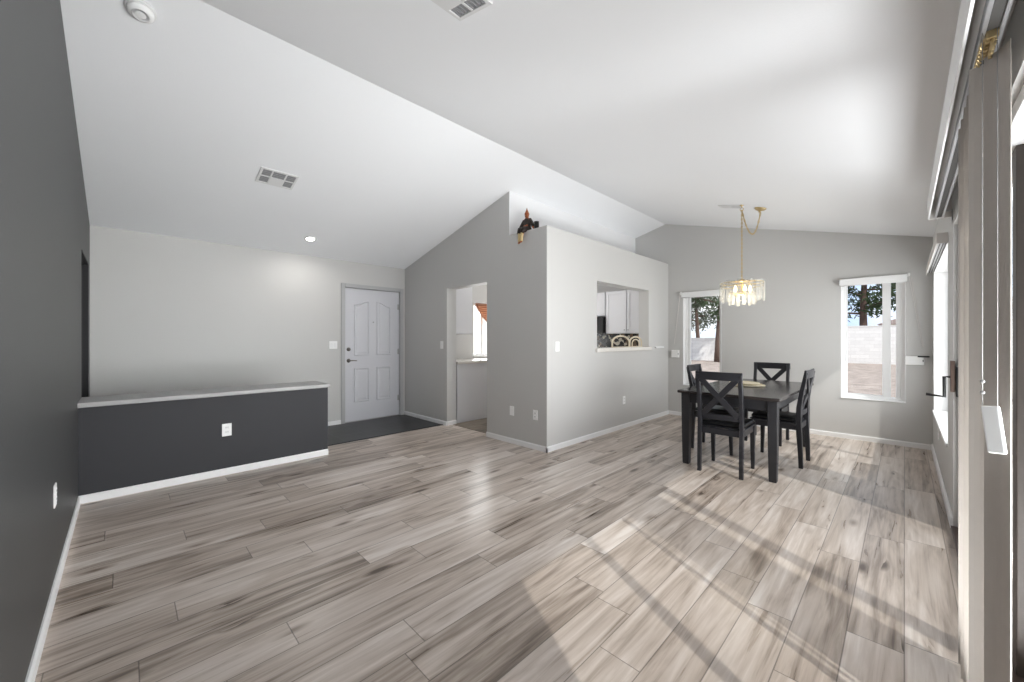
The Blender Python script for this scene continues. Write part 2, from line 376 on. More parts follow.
# floors
struct(B().box((-4.9, YS - 0.1, -0.08), (XE + 0.20, YN + 0.05, 0)), 'floor', M_FLOOR, 'grey brown wood plank floor running through the living and dining room', 'floor')
struct(B().box((XF - 0.05, YS - 0.1, -0.08), (-4.9, YK, 0.003)), 'floor_entry', M_SLATE, 'dark slate tile floor inside the front door', 'floor')
k_fl = B().box((-5.6, YK + 0.10, -0.02), (XK - TH, YN - 0.01, 0.004))
struct(k_fl, 'floor_kitchen', M_KFLOOR, 'brown kitchen floor seen through the open doorway', 'floor')
# ceiling: two slopes in one mesh
cb = B()
x0, x1 = XF - 0.25, XE + 0.25
for a, b_ in ((x0, XR), (XR, x1)):
    cb.prism([(a, YS - 0.2, top(a)), (b_, YS - 0.2, top(b_)), (b_, YS - 0.2, top(b_) + 0.12), (a, YS - 0.2, top(a) + 0.12)], (0, YN + 0.4 - YS, 0))
struct(cb, 'ceiling', M_CEIL, 'white vaulted ceiling with a ridge between two slopes', 'ceiling')

def wall_x(b, y0, y1, xa, xb, holes, extra=()):
    """wall in a plane of constant y between xa and xb, top follows the ceiling; holes = (x0, x1, z0, z1)"""
    xs = sorted({xa, xb, *[h[0] for h in holes], *[h[1] for h in holes], *[x for x in (XR,) if xa < x < xb], *extra})
    for p, q in zip(xs, xs[1:]):
        mid = (p + q) / 2; segs = [(0.0, None)]
        for h in sorted(holes, key=lambda h: h[2]):
            if h[0] <= mid <= h[1]:
                lo = segs.pop(); segs += [(lo[0], h[2]), (h[3], None)]
        for z0, z1 in segs:
            if z1 is not None and z1 - z0 < 1e-4: continue
            tp, tq = (top(p) + 0.02, top(q) + 0.02) if z1 is None else (z1, z1)
            b.prism([(p, y0, z0), (q, y0, z0), (q, y0, tq), (p, y0, tp)], (0, y1 - y0, 0))
    return b
def wall_y(b, xa, xb, ya, yb, ztop, holes):
    ys = sorted({ya, yb, *[h[0] for h in holes], *[h[1] for h in holes]})
    for p, q in zip(ys, ys[1:]):
        mid = (p + q) / 2; segs = [(0.0, ztop)]
        for h in sorted(holes, key=lambda h: h[2]):
            if h[0] <= mid <= h[1]:
                lo = segs.pop(); segs += [(lo[0], h[2]), (h[3], ztop)]
        for z0, z1 in segs:
            if z1 - z0 > 1e-4: b.box((xa, p, z0), (xb, q, z1))
    return b
W1 = (-2.618, -2.022, 0.52, 2.055)     # north windows (x0, x1, z0, z1)
W2 = (-0.588, 0.012, 0.52, 2.055)
EW = (4.42, 6.43, 0.49, 2.03)          # side window on the east wall (y0, y1, z0, z1)
SD = (0.48, 3.985, 0.0, 2.06)          # sliding door
struct(wall_x(B(), YN, YN + TH, -5.6, XE + TH, [W1, W2]), 'wall_north', M_WALL, 'light grey dining wall with two narrow windows', 'wall')
struct(wall_y(B(), XE, XE + 0.19, YS - 0.16, YN, top(XE) + 0.02, [SD, EW]), 'wall_east', M_WALL, 'light grey side wall with the sliding door and a deep window', 'wall')
struct(wall_x(B(), YS - 0.16, YS, XF - TH, XE, [(-5.73, -4.89, 0, 2.04)]), 'wall_south', M_DARK, 'charcoal painted accent wall at the left edge', 'wall')
struct(wall_y(B(), XF - TH, XF, YS, YK + TH, top(XF) + 0.02, [(2.395, 3.322, 0, 2.085)]), 'wall_west', M_WALL, 'light grey entry wall around the front door', 'wall')
kb = B()
def tp(x): return top(x) + 0.02
kb.prism([(XF, YK, 0), (-4.801, YK, 0), (-4.801, YK, 2.042), (-3.9, YK, 2.042), (-3.9, YK, 0), (XK, YK, 0), (XK, YK, ZB), (XW, YK, ZB), (XW, YK, tp(XW)), (XF, YK, tp(XF))], (0, TH, 0))
struct(kb, 'wall_kitchen', M_WALL, 'grey gable wall with the open doorway into the kitchen', 'wall')
struct(wall_y(B(), XK - TH, XK, YK + TH, YN, ZB, [(4.439, 5.92, 1.113, 2.06)]), 'wall_passthrough', M_WALL, 'light grey kitchen wall with the pass-through opening', 'wall')
struct(B().box((XW, YK + TH, 2.44), (XK - TH, YN, ZB - 0.001)), 'trim_1', M_SHELFWALL, 'white plant ledge on top of the kitchen wall', 'ledge')
sb_ = B(); sb_.prism([(XW - 0.12, YK + TH, 2.40), (XW, YK + TH, 2.40), (XW, YK + TH, tp(XW)), (XW - 0.12, YK + TH, tp(XW - 0.12))], (0, YN - YK - TH, 0))
struct(sb_, 'wall_ledge', M_SHELFWALL, 'white upper wall behind the plant ledge', 'wall')
struct(B().prism([(XW + 0.002, YK + 0.001, ZB), (XW + 0.002, YK + TH, ZB), (XW + 0.002, YK + TH, top(XW)), (XW + 0.002, YK + 0.001, top(XW))], (-0.0019, 0, 0)), 'trim_5', M_SHELFWALL, 'white painted end of the gable wall beside the figurine', 'wall end')
struct(B().box((-5.6, YK + TH, 2.44), (XW - 0.12, YN, 2.54)), 'ceiling_kitchen', M_CEIL, 'flat kitchen ceiling seen through the pass-through', 'ceiling')
struct(wall_y(B(), -5.6, -5.42, YK + TH, YN, 2.44, [(4.42, 5.5, 0.98, 1.93)]), 'wall_kitchen_west', M_WALL, 'grey kitchen wall holding the small bright window', 'wall')
# dark hall behind the opening in the charcoal wall
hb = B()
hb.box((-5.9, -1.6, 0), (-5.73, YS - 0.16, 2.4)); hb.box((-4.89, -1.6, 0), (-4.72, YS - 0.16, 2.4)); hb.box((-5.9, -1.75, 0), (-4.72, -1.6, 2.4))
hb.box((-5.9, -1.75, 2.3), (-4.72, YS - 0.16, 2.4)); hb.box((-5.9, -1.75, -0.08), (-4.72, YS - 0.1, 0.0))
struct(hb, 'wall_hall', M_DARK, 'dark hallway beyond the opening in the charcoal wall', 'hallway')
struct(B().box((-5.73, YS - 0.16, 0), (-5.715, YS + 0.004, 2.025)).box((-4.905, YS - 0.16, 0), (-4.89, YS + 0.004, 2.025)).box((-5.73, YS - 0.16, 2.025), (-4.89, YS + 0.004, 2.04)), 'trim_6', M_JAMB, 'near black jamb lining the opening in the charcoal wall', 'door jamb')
# half wall and its ledge
XP, XPB, PEND = -4.545, -4.74, 1.62
struct(B().box((XPB, YS, 0), (XP, PEND, 0.762)), 'wall_half', M_PONY, 'charcoal half wall in front of the entry', 'half wall')
struct(B().box((-4.86, YS, 0.762), (-4.415, 1.60, 0.80), 0.006), 'trim_2', M_LEDGE, 'flat grey ledge capping the charcoal half wall', 'ledge')

# baseboards
BH, BT = 0.062, 0.014
def baseboard(name, pts, label, h=BH):
    """board running along the polyline pts (room-side line offset by BT to the left of travel)"""
    b = B()
    for (xa, ya), (xb, yb) in zip(pts, pts[1:]):
        d = Vector((xb - xa, yb - ya, 0)).normalized(); nrm = Vector((-d.y, d.x, 0)) * BT
        p = [Vector((xa, ya, 0)), Vector((xb, yb, 0))]; e = d * 0.0
        a0, b0 = p[0] - d * (BT if (xa, ya) != pts[0] else 0), p[1] + d * (BT if (xb, yb) != pts[-1] else 0)
        prof = [Vector((0, 0, 0)), nrm, nrm + Vector((0, 0, h - 0.012)), nrm * 0.45 + Vector((0, 0, h)), Vector((0, 0, h))]
        b.prism([a0 + q for q in prof], b0 - a0)
    return struct(b, name, M_TRIM, label, 'baseboard')
baseboard('baseboard_south', [(XE, YS), (XP + 0.0, YS)][::-1], 'white baseboard along the charcoal accent wall')
baseboard('baseboard_half', [(XP, PEND), (XP, YS)][::1], 'white baseboard along the charcoal half wall')
tag(bpy.data.objects['baseboard_half'])
baseboard('baseboard_west', [(XF, 2.335), (XF, YS)], 'white baseboard under the entry wall switch')
baseboard('baseboard_kitchen', [(-4.801, YK), (XF, YK)], 'white baseboard between the front door and the kitchen doorway')
baseboard('baseboard_passthrough', [(XK, YN), (XK, YK), (-3.9, YK)], 'white baseboard turning the corner below the pass-through')
baseboard('baseboard_north', [(XE, YN), (XK, YN)], 'white baseboard under the two dining windows')
baseboard('baseboard_east', [(XE, SD[1] + 0.005), (XE, YN)], 'white baseboard under the deep side window', 0.075)
baseboard('baseboard_jamb', [(-4.801, YK + TH), (-4.801, YK)], 'white baseboard inside the kitchen doorway jamb')
# dark transition strip between the planks and slate
struct(B().box((-4.915, PEND, 0.0), (-4.885, YK, 0.007), 0.003), 'trim_3', M_PONY, 'dark strip between the slate tile and planks', 'floor strip')

# ================================================================ FRONT DOOR
d = empty('door_1', (XF, 2.86, 0), 'pale lilac grey front door with four arched panels', 'door', kind='structure')
def L(p): return (p[0], p[1] - 2.86, p[2])      # into the door's own space (x from wall face)
fb = B()
fb.box((-0.02, 2.337 - 2.86, 0), (0.018, 2.397 - 2.86, 2.142), 0.004); fb.box((-0.02, 3.320 - 2.86, 0), (0.018, 3.380 - 2.86, 2.142), 0.004)
fb.box((-0.02, 2.397 - 2.86, 2.083), (0.018, 3.320 - 2.86, 2.142), 0.004)
fb.box((-0.16, 2.395 - 2.86, 0), (-0.02, 2.402 - 2.86, 2.083)); fb.box((-0.16, 3.315 - 2.86, 0), (-0.02, 3.322 - 2.86, 2.083)); fb.box((-0.16, 2.395 - 2.86, 2.078), (-0.02, 3.322 - 2.86, 2.085))
tag(fb.done('door_frame', M_DOORFRAME, d), 'darker grey door frame')
slab = B().box((-0.065, 2.405 - 2.86, 0.012), (-0.022, 3.312 - 2.86, 2.075), 0.002).done('door_slab', M_DOOR, d)
tag(B().box((-0.09, 2.40 - 2.86, 0.0), (0.0, 3.32 - 2.86, 0.014), 0.004).done('threshold', M_STEEL, d), 'metal threshold strip')
def panel(y0, y1, z0, z1, arch=0):
    N = 12
    def ring(dd, x):
        a0, a1, lo, hi = y0 + dd, y1 - dd, z0 + dd, z1 - dd
        pr = []
        for i in range(N + 1):
            u = i / N; s_ = u * u * (3 - 2 * u)
            pr.append((a0 + (a1 - a0) * u, hi if arch == 0 else hi - 0.07 + 0.07 * (s_ if arch > 0 else 1 - s_)))
        return [(x, a0 - 2.86, lo), (x, a1 - 2.86, lo)] + [(x, p_ - 2.86, z_) for p_, z_ in pr[::-1]]
    t = bmesh.new(); rings = [[t.verts.new(p) for p in ring(dd, x)] for dd, x in ((0, -0.0225), (0.009, -0.010), (0.017, -0.010), (0.030, -0.0205), (0.062, -0.013))]
    for r0, r1 in zip(rings, rings[1:]):
        for k in range(len(r0)): t.faces.new((r0[k], r0[(k + 1) % len(r0)], r1[(k + 1) % len(r0)], r1[k]))
    t.faces.new(rings[-1]); bmesh.ops.recalc_face_normals(t, faces=t.faces)
    b = B(); b._merge(t); return b.done('door_panel', M_DOOR, d)
panel(2.545, 2.795, 1.03, 1.90, 1); panel(2.915, 3.165, 1.03, 1.90, -1); panel(2.545, 2.795, 0.30, 0.84); panel(2.915, 3.165, 0.30, 0.84)
h = B().lathe([(0.030, 0), (0.031, 0.006), (0.024, 0.012), (0.012, 0.02), (0.011, 0.045)], 20, Matrix.Translation((-0.022, 2.462 - 2.86, 0.955)) @ Matrix.Rotation(PI / 2, 4, 'Y'))
h.tube([(0.02, 2.462 - 2.86, 0.955), (0.024, 2.475 - 2.86, 0.956), (0.026, 2.52 - 2.86, 0.957), (0.024, 2.575 - 2.86, 0.952)], [0.010, 0.010, 0.008, 0.007])
tag(h.done('door_handle', M_NICKEL, d), 'dark nickel lever handle')
tag(B().lathe([(0.030, 0), (0.030, 0.010), (0.020, 0.016), (0.018, 0.03), (0.001, 0.032)], 20, Matrix.Translation((-0.022, 2.462 - 2.86, 1.13)) @ Matrix.Rotation(PI / 2, 4, 'Y')).done('deadbolt', M_NICKEL, d), 'dark nickel deadbolt')
tag(B().lathe([(0.012, 0), (0.012, 0.004), (0.006, 0.006), (0.001, 0.006)], 14, Matrix.Translation((-0.022, 2.862 - 2.86, 1.56)) @ Matrix.Rotation(PI / 2, 4, 'Y')).done('peephole', M_STEEL, d), 'small round peephole')
for z in (0.3, 1.08, 1.83):
    tag(B().cyl((-0.016, 3.316 - 2.86, z - 0.05), (-0.016, 3.316 - 2.86, z + 0.05), 0.007).box((-0.024, 3.285 - 2.86, z - 0.045), (-0.0205, 3.315 - 2.86, z + 0.045)).done('hinge', M_STEEL, d), 'steel hinge')

# ================================================================ NORTH WINDOWS
def north_window(name, w, label, mull):
    x0, x1, z0, z1 = w; cx = (x0 + x1) / 2
    r = empty(name, (cx, YN + 0.10, z0), label, 'window', kind='structure')
    def q(x, y, z): return (x - cx, y - YN - 0.10, z - z0)
    f = B(); t = 0.042; ya, yb = YN + 0.075, YN + 0.135
    f.box(q(x0, ya, z0), q(x0 + t, yb, z1), 0.004); f.box(q(x1 - t, ya, z0), q(x1, yb, z1), 0.004)
    f.box(q(x0 + t, ya, z1 - t), q(x1 - t, yb, z1), 0.004); f.box(q(x0 + t, ya, z0), q(x1 - t, yb, z0 + t), 0.004)
    f.done('window_frame', M_VINYL, r)
    rv = B(); rv.box(q(x0 - 0.001, YN - 0.0015, z0 + 0.010), q(x0 + 0.006, ya, z1)); rv.box(q(x1 - 0.006, YN - 0.0015, z0 + 0.010), q(x1 + 0.001, ya, z1))
    rv.box(q(x0 + 0.006, YN - 0.0015, z1 - 0.006), q(x1 - 0.006, ya, z1 + 0.001))
    rv.done('reveal', M_TRIM, r)
    B().box(q(x0 - 0.002, YN - 0.012, z0 - 0.001), q(x1 + 0.002, ya, z0 + 0.010), 0.003).done('window_sill', M_TRIM, r)
    s = B()
    if mull:
        xm0, xm1 = mull
        s.box(q(xm0, ya + 0.01, z0 + t), q(xm1, ya + 0.045, z1 - t), 0.004); s.box(q(xm1 + 0.045, ya + 0.01, z0 + t), q(x1 - t, ya + 0.04, z1 - t), 0.003)
    else:
        xm0 = x1 - t - 0.015
        s.box(q(x0 + t + 0.02, ya + 0.006, z0 + t), q(x0 + t + 0.050, ya + 0.046, z1 - t), 0.004); s.box(q(xm0, ya + 0.015, z0 + t), q(x1 - t, ya + 0.04, z1 - t), 0.003)
    s.box(q(x0 + t, ya + 0.015, z0 + t), q(x0 + t + 0.02, ya + 0.04, z1 - t), 0.003)
    s.box(q(x0 + t + (0.02 if mull else 0.05), ya + 0.015, z0 + t), q(xm0, ya + 0.04, z0 + t + 0.02), 0.003); s.box(q(x0 + t + (0.02 if mull else 0.05), ya + 0.015, z1 - t - 0.02), q(xm0, ya + 0.04, z1 - t), 0.003)
    s.done('sash', M_VINYL, r)
    B().box(q(x0 + t, ya + 0.024, z0 + t), q(x1 - t, ya + 0.030, z1 - t)).done('pane', M_GLASS, r)
north_window('window_1', W1, 'narrow white framed dining window beside the pass-through wall', None)
north_window('window_2', W2, 'narrow white framed dining window nearest the sliding door', (-0.195, -0.118))
def roller_shade(name_x, w, label, chain_side):
    x0, x1, z1 = w[0] - 0.01, w[1] + 0.012, w[3] + 0.008
    r = empty('roller_shade', ((x0 + x1) / 2, YN, z1), label, 'roller shade', 'raised roller shades over the dining windows')
    cx = (x0 + x1) / 2
    B().box((x0 - cx, -0.055, -0.082), (x1 - cx, -0.003, 0), 0.006).done('cassette', M_VINYL, r)
    tag(B().cyl((x0 - cx + 0.006, -0.03, -0.084), (x1 - cx - 0.006, -0.03, -0.084), 0.009, 10).done('hem_bar', M_TRIM, r), 'thin white hem bar')
    xc = (x1 - cx + 0.012) if chain_side > 0 else (x0 - cx - 0.012)
    tag(B().cyl((xc - 0.010, -0.03, -0.006), (xc + 0.012, -0.03, -0.006), 0.024, 18).done('chain_wheel', M_PLATE, r), 'round chain wheel')
    e = 0.115 * chain_side
    n = 26; c = B()
    pts = [(xc, -0.052, -0.01)] + [(xc + e * i / n, -0.052 + 0.04 * i / n, -0.01 - (0.86 + 0) * i / n) for i in range(1, n)] + [(xc + e, -0.012, -0.87)]
    c.tube(pts, 0.0022, 6)
    c.tube([(xc + 0.02 * chain_side, -0.02, -0.03)] + [(xc + 0.02 * chain_side + (e - 0.01 * chain_side) * i / n, -0.02 + 0.008 * i / n, -0.03 - 0.84 * i / n) for i in range(1, n + 1)], 0.0022, 6)
    tag(c.done('bead_chain', M_VANEB, r), 'hanging bead chain loop')
roller_shade('a', W1, 'raised white roller shade over the window beside the pass-through wall', -1)
roller_shade('b', W2, 'raised white roller shade over the window nearest the sliding door', 1)
# wall boxes below the shade chains
def wall_box(x, z, w_, h_, label):
    r = empty('wall_box', (x, YN, z), label, 'box', 'white boxes beside the dining windows')
    B().box((-w_ / 2, -0.038, -h_ / 2), (w_ / 2, -0.001, h_ / 2), 0.006).done('housing', M_PLATE, r)
    tag(B().box((w_ / 2 - 0.012, -0.041, -0.012), (w_ / 2 - 0.004, -0.036, 0.012), 0.001).done('button', M_SLOT, r), 'small dark button')
    return r
wall_box(-2.737, 1.04, 0.125, 0.125, 'square white box on the wall left of the pass-through side window')
wb = wall_box(0.085, 1.035, 0.155, 0.105, 'long white box beside the window nearest the sliding door')
r = empty('latch_rod', (0.16, YN, 1.083), 'short black rod on the wall above the long white box', 'rod')
B().cyl((-0.05, -0.05, 0), (0.045, -0.05, 0), 0.008, 12).done('bar', M_BLACK, r); B().cyl((0.03, -0.05, 0), (0.03, -0.001, 0), 0.006, 10).done('bracket', M_BLACK, r)

# ================================================================ EAST SIDE WINDOW
r = empty('window_3', (XE + 0.13, (EW[0] + EW[1]) / 2, EW[2]), 'deep bright side window between the sliding door and dining corner', 'window', kind='structure')
cy = (EW[0] + EW[1]) / 2
def q(x, y, z): return (x - XE - 0.13, y - cy, z - EW[2])
f = B(); xa, xb = XE + 0.125, XE + 0.185
f.box(q(xa, EW[0], EW[2]), q(xb, EW[0] + 0.045, EW[3]), 0.004); f.box(q(xa, EW[1] - 0.045, EW[2]), q(xb, EW[1], EW[3]), 0.004)
f.box(q(xa, EW[0] + 0.045, EW[2]), q(xb, EW[1] - 0.045, EW[2] + 0.045), 0.004); f.box(q(xa, EW[0] + 0.045, EW[3] - 0.045), q(xb, EW[1] - 0.045, EW[3]), 0.004)
f.box(q(xa + 0.004, cy - 0.03, EW[2] + 0.045), q(xb - 0.01, cy + 0.03, EW[3] - 0.045), 0.004)
f.done('window_frame', M_VINYL, r)
rv = B(); rv.box(q(XE - 0.002, EW[1] - 0.006, EW[2] + 0.006), q(xa, EW[1] + 0.001, EW[3])); rv.box(q(XE - 0.002, EW[0] - 0.001, EW[2] + 0.006), q(xa, EW[0] + 0.006, EW[3])); rv.box(q(XE - 0.002, EW[0] + 0.006, EW[3] - 0.006), q(xa, EW[1] - 0.006, EW[3] + 0.001))
rv.done('reveal', M_TRIM, r)
B().box(q(XE - 0.015, EW[0] - 0.01, EW[2] - 0.018), q(xa, EW[1] + 0.0, EW[2] + 0.006), 0.003).done('window_sill', M_TRIM, r)
B().box(q(xa + 0.025, EW[0] + 0.045, EW[2] + 0.045), q(xa + 0.031, EW[1] - 0.045, EW[3] - 0.045)).done('pane', M_GLASS, r)
# headrail of that window's blind
r = empty('blind_headrail', (XE, 5.42, 2.045), 'short open blind headrail above the deep side window', 'blind headrail')
B().box((-0.062, -1.02, -0.030), (-0.054, 1.06, 0.045), 0.002).done('valance', M_VANEB, r)
tk = B().box((-0.048, -1.0, -0.005), (-0.004, 1.05, 0.022), 0.003); tk.done('track', M_ALU, r)
for x in (-0.036, -0.018):
    tag(B().box((x - 0.003, -0.99, -0.0085), (x + 0.003, 1.04, -0.0045)).done('track_slot', M_SLOT, r), 'dark slot')
tag(B().box((-0.062, -1.03, -0.032), (-0.001, -1.018, 0.047), 0.002).done('end_cap', M_VANEB, r), 'beige end cap')

# ================================================================ SLIDING DOOR
r = empty('door_2', (XE + 0.09, (SD[0] + SD[1]) / 2, 0), 'tall sliding patio door behind the gathered vertical blinds', 'sliding door', kind='structure')
cy = (SD[0] + SD[1]) / 2
def q(x, y, z): return (x - XE - 0.09, y - cy, z)
f = B()
f.box(q(XE + 0.02, SD[1] - 0.05, 0.02), q(XE + 0.16, SD[1], SD[3]), 0.004); f.box(q(XE + 0.02, SD[0], 0.02), q(XE + 0.16, SD[0] + 0.05, SD[3]), 0.004); f.box(q(XE + 0.02, SD[0] + 0.05, SD[3] - 0.05), q(XE + 0.16, SD[1] - 0.05, SD[3]), 0.004)
f.done('door_frame', M_VINYL, r)
tag(B().box(q(XE - 0.012, SD[0] + 0.01, 0.001), q(XE + 0.17, SD[1] - 0.002, 0.022), 0.003).done('sill_track', M_BRONZE, r), 'dark bronze sill track')
def leaf(y0, y1, x, name):
    p = B(); s_ = 0.065
    p.box(q(x, y0, 0.03), q(x + 0.035, y0 + s_, SD[3] - 0.05), 0.004); p.box(q(x, y1 - s_, 0.03), q(x + 0.035, y1, SD[3] - 0.05), 0.004)
    p.box(q(x, y0 + s_, 0.03), q(x + 0.035, y1 - s_, 0.11), 0.004); p.box(q(x, y0 + s_, SD[3] - 0.12), q(x + 0.035, y1 - s_, SD[3] - 0.05), 0.004)
    o = p.done(name, M_STILE, r)
    B().box(q(x + 0.014, y0 + s_, 0.11), q(x + 0.020, y1 - s_, SD[3] - 0.12)).done('pane', M_GLASS, o)
    return o
leaf(SD[0] + 0.05, 2.43, XE + 0.105, 'fixed_panel'); leaf(2.36, SD[1] - 0.05, XE + 0.06, 'sliding_panel')
sc_ = B(); sc_.box(q(XE + 0.15, 1.16, 0.03), q(XE + 0.165, 1.23, SD[3] - 0.05)); sc_.box(q(XE + 0.15, 2.3, 0.03), q(XE + 0.165, 2.36, SD[3] - 0.05)); sc_.box(q(XE + 0.15, 1.23, 0.03), q(XE + 0.165, 2.3, 0.08)); sc_.box(q(XE + 0.15, 1.23, SD[3] - 0.1), q(XE + 0.165, 2.3, SD[3] - 0.05))
tag(sc_.done('screen_frame', M_BRONZE, r), 'dark screen frame')
# latch on the jamb and its black L-shaped lever
hz = 0.96
hl = B().box(q(XE - 0.016, 3.945, 0.93), q(XE + 0.006, 3.978, 1.14), 0.003)
hl.done('latch_plate', M_BRONZE, r)
hl = B().box(q(XE + 0.008, 3.93, 0.90), q(XE + 0.030, 3.948, 1.10), 0.003)
hl.tube([q(XE - 0.010, 3.96, 1.03), q(XE - 0.042, 3.96, 1.03), q(XE - 0.042, 3.96, 0.895), q(XE - 0.128, 3.96, 0.905)], 0.010, 8)
tag(hl.done('latch_lever', M_BLACK, r), 'black bent lever')

# ================================================================ VERTICAL BLIND OF THE SLIDING DOOR
VB = (0.0, 0.0)
r = empty('vertical_blind', (0.17, 2.0, 2.15), 'beige vertical blind pulled open to a stack at the sliding door', 'vertical blind')
def q(x, y, z): return (x - 0.17, y - 2.0, z - 2.15)
B().box(q(0.118, 0.7, 2.14), q(0.126, 4.10, 2.285), 0.002).done('valance', M_VINYL, r)
tag(B().box(q(0.126, 4.088, 2.14), q(XE - 0.001, 4.10, 2.285), 0.002).done('valance_return', M_VANEB, r), 'beige valance end board')
tag(B().box(q(0.126, 0.7, 2.279), q(XE - 0.001, 4.088, 2.286)).done('valance_top', M_VANEB, r), 'beige valance top board')
B().box(q(0.150, 0.75, 2.135), q(0.160, 4.06, 2.165), 0.002).box(q(0.184, 0.75, 2.135), q(0.194, 4.06, 2.165), 0.002).box(q(0.150, 0.75, 2.158), q(0.194, 4.06, 2.166)).done('head_track', M_ALU, r)
tag(B().box(q(0.161, 0.76, 2.140), q(0.183, 4.05, 2.152)).done('track_slot', M_SLOT, r), 'dark track slot')
for yb in (1.62, 3.0, 4.02):
    br_ = B().box(q(0.16, yb - 0.012, 2.166), q(XE - 0.001, yb + 0.012, 2.172)); br_.box(q(XE - 0.006, yb - 0.012, 2.10), q(XE - 0.001, yb + 0.012, 2.172))
    br_.done('bracket', M_ALU, r)
def vane(p0, p1, bow=0.008):
    a, b = Vector((*p0, 0)), Vector((*p1, 0)); d_ = (b - a).normalized(); nn = Vector((-d_.y, d_.x, 0)); t = bmesh.new(); N = 8; th = 0.0008
    loop = []
    for sgn in (1, -1):
        rng = range(N + 1) if sgn == 1 else range(N, -1, -1)
        for i in rng:
            u = i / N; p = a + (b - a) * u + nn * (bow * (1 - (2 * u - 1) ** 2) + sgn * th); loop.append(p)
    vb = [t.verts.new(q(p.x, p.y, 0.03)) for p in loop]; vt = [t.verts.new(q(p.x, p.y, 2.098)) for p in loop]
    n = len(loop)
    for i in range(n): t.faces.new((vb[i], vb[(i + 1) % n], vt[(i + 1) % n], vt[i]))
    t.faces.new(vb[::-1]); t.faces.new(vt)
    bmesh.ops.recalc_face_normals(t, faces=t.faces)
    bb = B(); bb._merge(t)
    return bb.done('vane', M_VANE, r)
vane((0.163, 1.765), (0.203, 1.700)); vane((0.1375, 1.812), (0.212, 1.765))
for i in range(15):
    y = 1.83 + i * 0.033
    vane((0.149 + 0.002 * math.sin(i * 2.1), y + 0.004 * math.sin(i * 1.3)), (0.220, y - 0.004), 0.006)
cr = B()
for i in range(6):
    y = 1.70 + i * 0.022
    cr.box(q(0.160, y, 2.118), q(0.184, y + 0.012, 2.142), 0.003); cr.cyl(q(0.172, y + 0.006, 2.085), q(0.172, y + 0.006, 2.12), 0.004, 8); cr.tube([q(0.158, y, 2.12), q(0.150, y + 0.01, 2.105), q(0.158, y + 0.02, 2.095)], 0.003, 6)
tag(cr.done('carriers', M_BRASS, r), 'brass coloured carriers')
tag(B().tube([q(0.150, 1.66, 2.12), q(0.150, 1.66, 1.10)], 0.0008, 6).tube([q(0.176, 1.66, 2.12), q(0.176, 1.66, 1.10)], 0.0008, 6).ball(q(0.150, 1.66, 1.17), 0.005).ball(q(0.150, 1.66, 1.14), 0.005).done('cord', M_LEDGE, r), 'thin grey control cords')
tg = B().box((-0.017, -0.006, -0.125), (0.017, 0.006, 0.0), 0.004)
o = tg.done('cord_weight', M_PLATE, r); o.location = q(0.163, 1.655, 1.105); o.rotation_euler = (0, math.radians(-6), math.radians(-24)); tag(o, 'white cord weight')

# ================================================================ PASS-THROUGH LEDGE AND KITCHEN
r = empty('counter_ledge', (XK - 0.03, 5.2, 1.113), 'white granite ledge along the pass-through opening', 'counter')
B().box((-0.16, 4.40 - 5.2, 0.0), (0.065, 5.965 - 5.2, 0.055), 0.008).done('slab', M_COUNTER, r)
tag(B().box((0.001 + 0.03, 6.12 - 5.2, 0.028), (0.06, 6.42 - 5.2, 0.055), 0.004).done('end_shelf', M_TRIM, r), 'bright white end piece')
# arched cream rack standing on the ledge
r = empty('arched_rack', (-2.95, 5.40, 1.168), 'cream double arched rack standing in the pass-through', 'rack')
def arch(y0, y1, hgt, nm, rad=0.011):
    n = 18
    pts = [(0, y0, 0.004)] + [(0, (y0 + y1) / 2 - (y1 - y0) / 2 * math.cos(PI * i / n), hgt * 0.45 + hgt * 0.55 * math.sin(PI * i / n)) for i in range(n + 1)] + [(0, y1, 0.004)]
    B().tube(pts, rad, 8).done(nm, M_CREAM, r)
arch(-0.44, 0.05, 0.165, 'arch', 0.013); arch(0.06, 0.44, 0.155, 'arch', 0.013); arch(0.14, 0.36, 0.115, 'inner_arch', 0.009)
B().box((-0.012, -0.46, 0), (0.012, 0.46, 0.010), 0.003).done('foot_rail', M_CREAM, r)
# cabinets on the kitchen's far wall
def cabinet_north(x0, x1, z0, z1, doors, label):
    cx = (x0 + x1) / 2; r = empty('wall_cabinet', (cx, YN, z0), label, 'cabinet', 'white wall cabinets on the kitchen far wall')
    B().box((x0 - cx, -0.32, 0), (x1 - cx, -0.002, z1 - z0), 0.002).done('carcass', M_CAB, r)
    w_ = (x1 - x0) / doors
    for i in range(doors):
        a, b_ = x0 - cx + i * w_ + 0.006, x0 - cx + (i + 1) * w_ - 0.006; zt = z1 - z0 - 0.006
        p = B(); s_ = 0.055
        p.box((a, -0.340, 0.006), (a + s_, -0.321, zt), 0.003); p.box((b_ - s_, -0.340, 0.006), (b_, -0.321, zt), 0.003)
        p.box((a + s_, -0.340, 0.006), (b_ - s_, -0.321, 0.006 + s_), 0.003); p.box((a + s_, -0.340, zt - s_), (b_ - s_, -0.321, zt), 0.003)
        p.box((a + s_ - 0.002, -0.332, 0.006 + s_ - 0.002), (b_ - s_ + 0.002, -0.322, zt - s_ + 0.002))
        dr = p.done('cabinet_door', M_CAB, r)
        kn = B().lathe([(0.006, 0), (0.006, 0.012), (0.013, 0.02), (0.001, 0.025)], 12, Matrix.Translation((b_ - 0.03 if i == 0 else a + 0.03, -0.340, 0.06)) @ Matrix.Rotation(PI / 2, 4, 'X'))
        tag(kn.done('knob', M_STEEL, dr), 'small metal knob')
cabinet_north(-3.89, XK - TH - 0.005, 1.39, 2.16, 2, 'white two door wall cabinet right of the microwave')
cabinet_north(-4.66, -3.90, 1.72, 2.16, 2, 'short white wall cabinet above the black microwave')
r = empty('microwave', (-4.28, YN, 1.40), 'black microwave under the short kitchen wall cabinet', 'microwave')
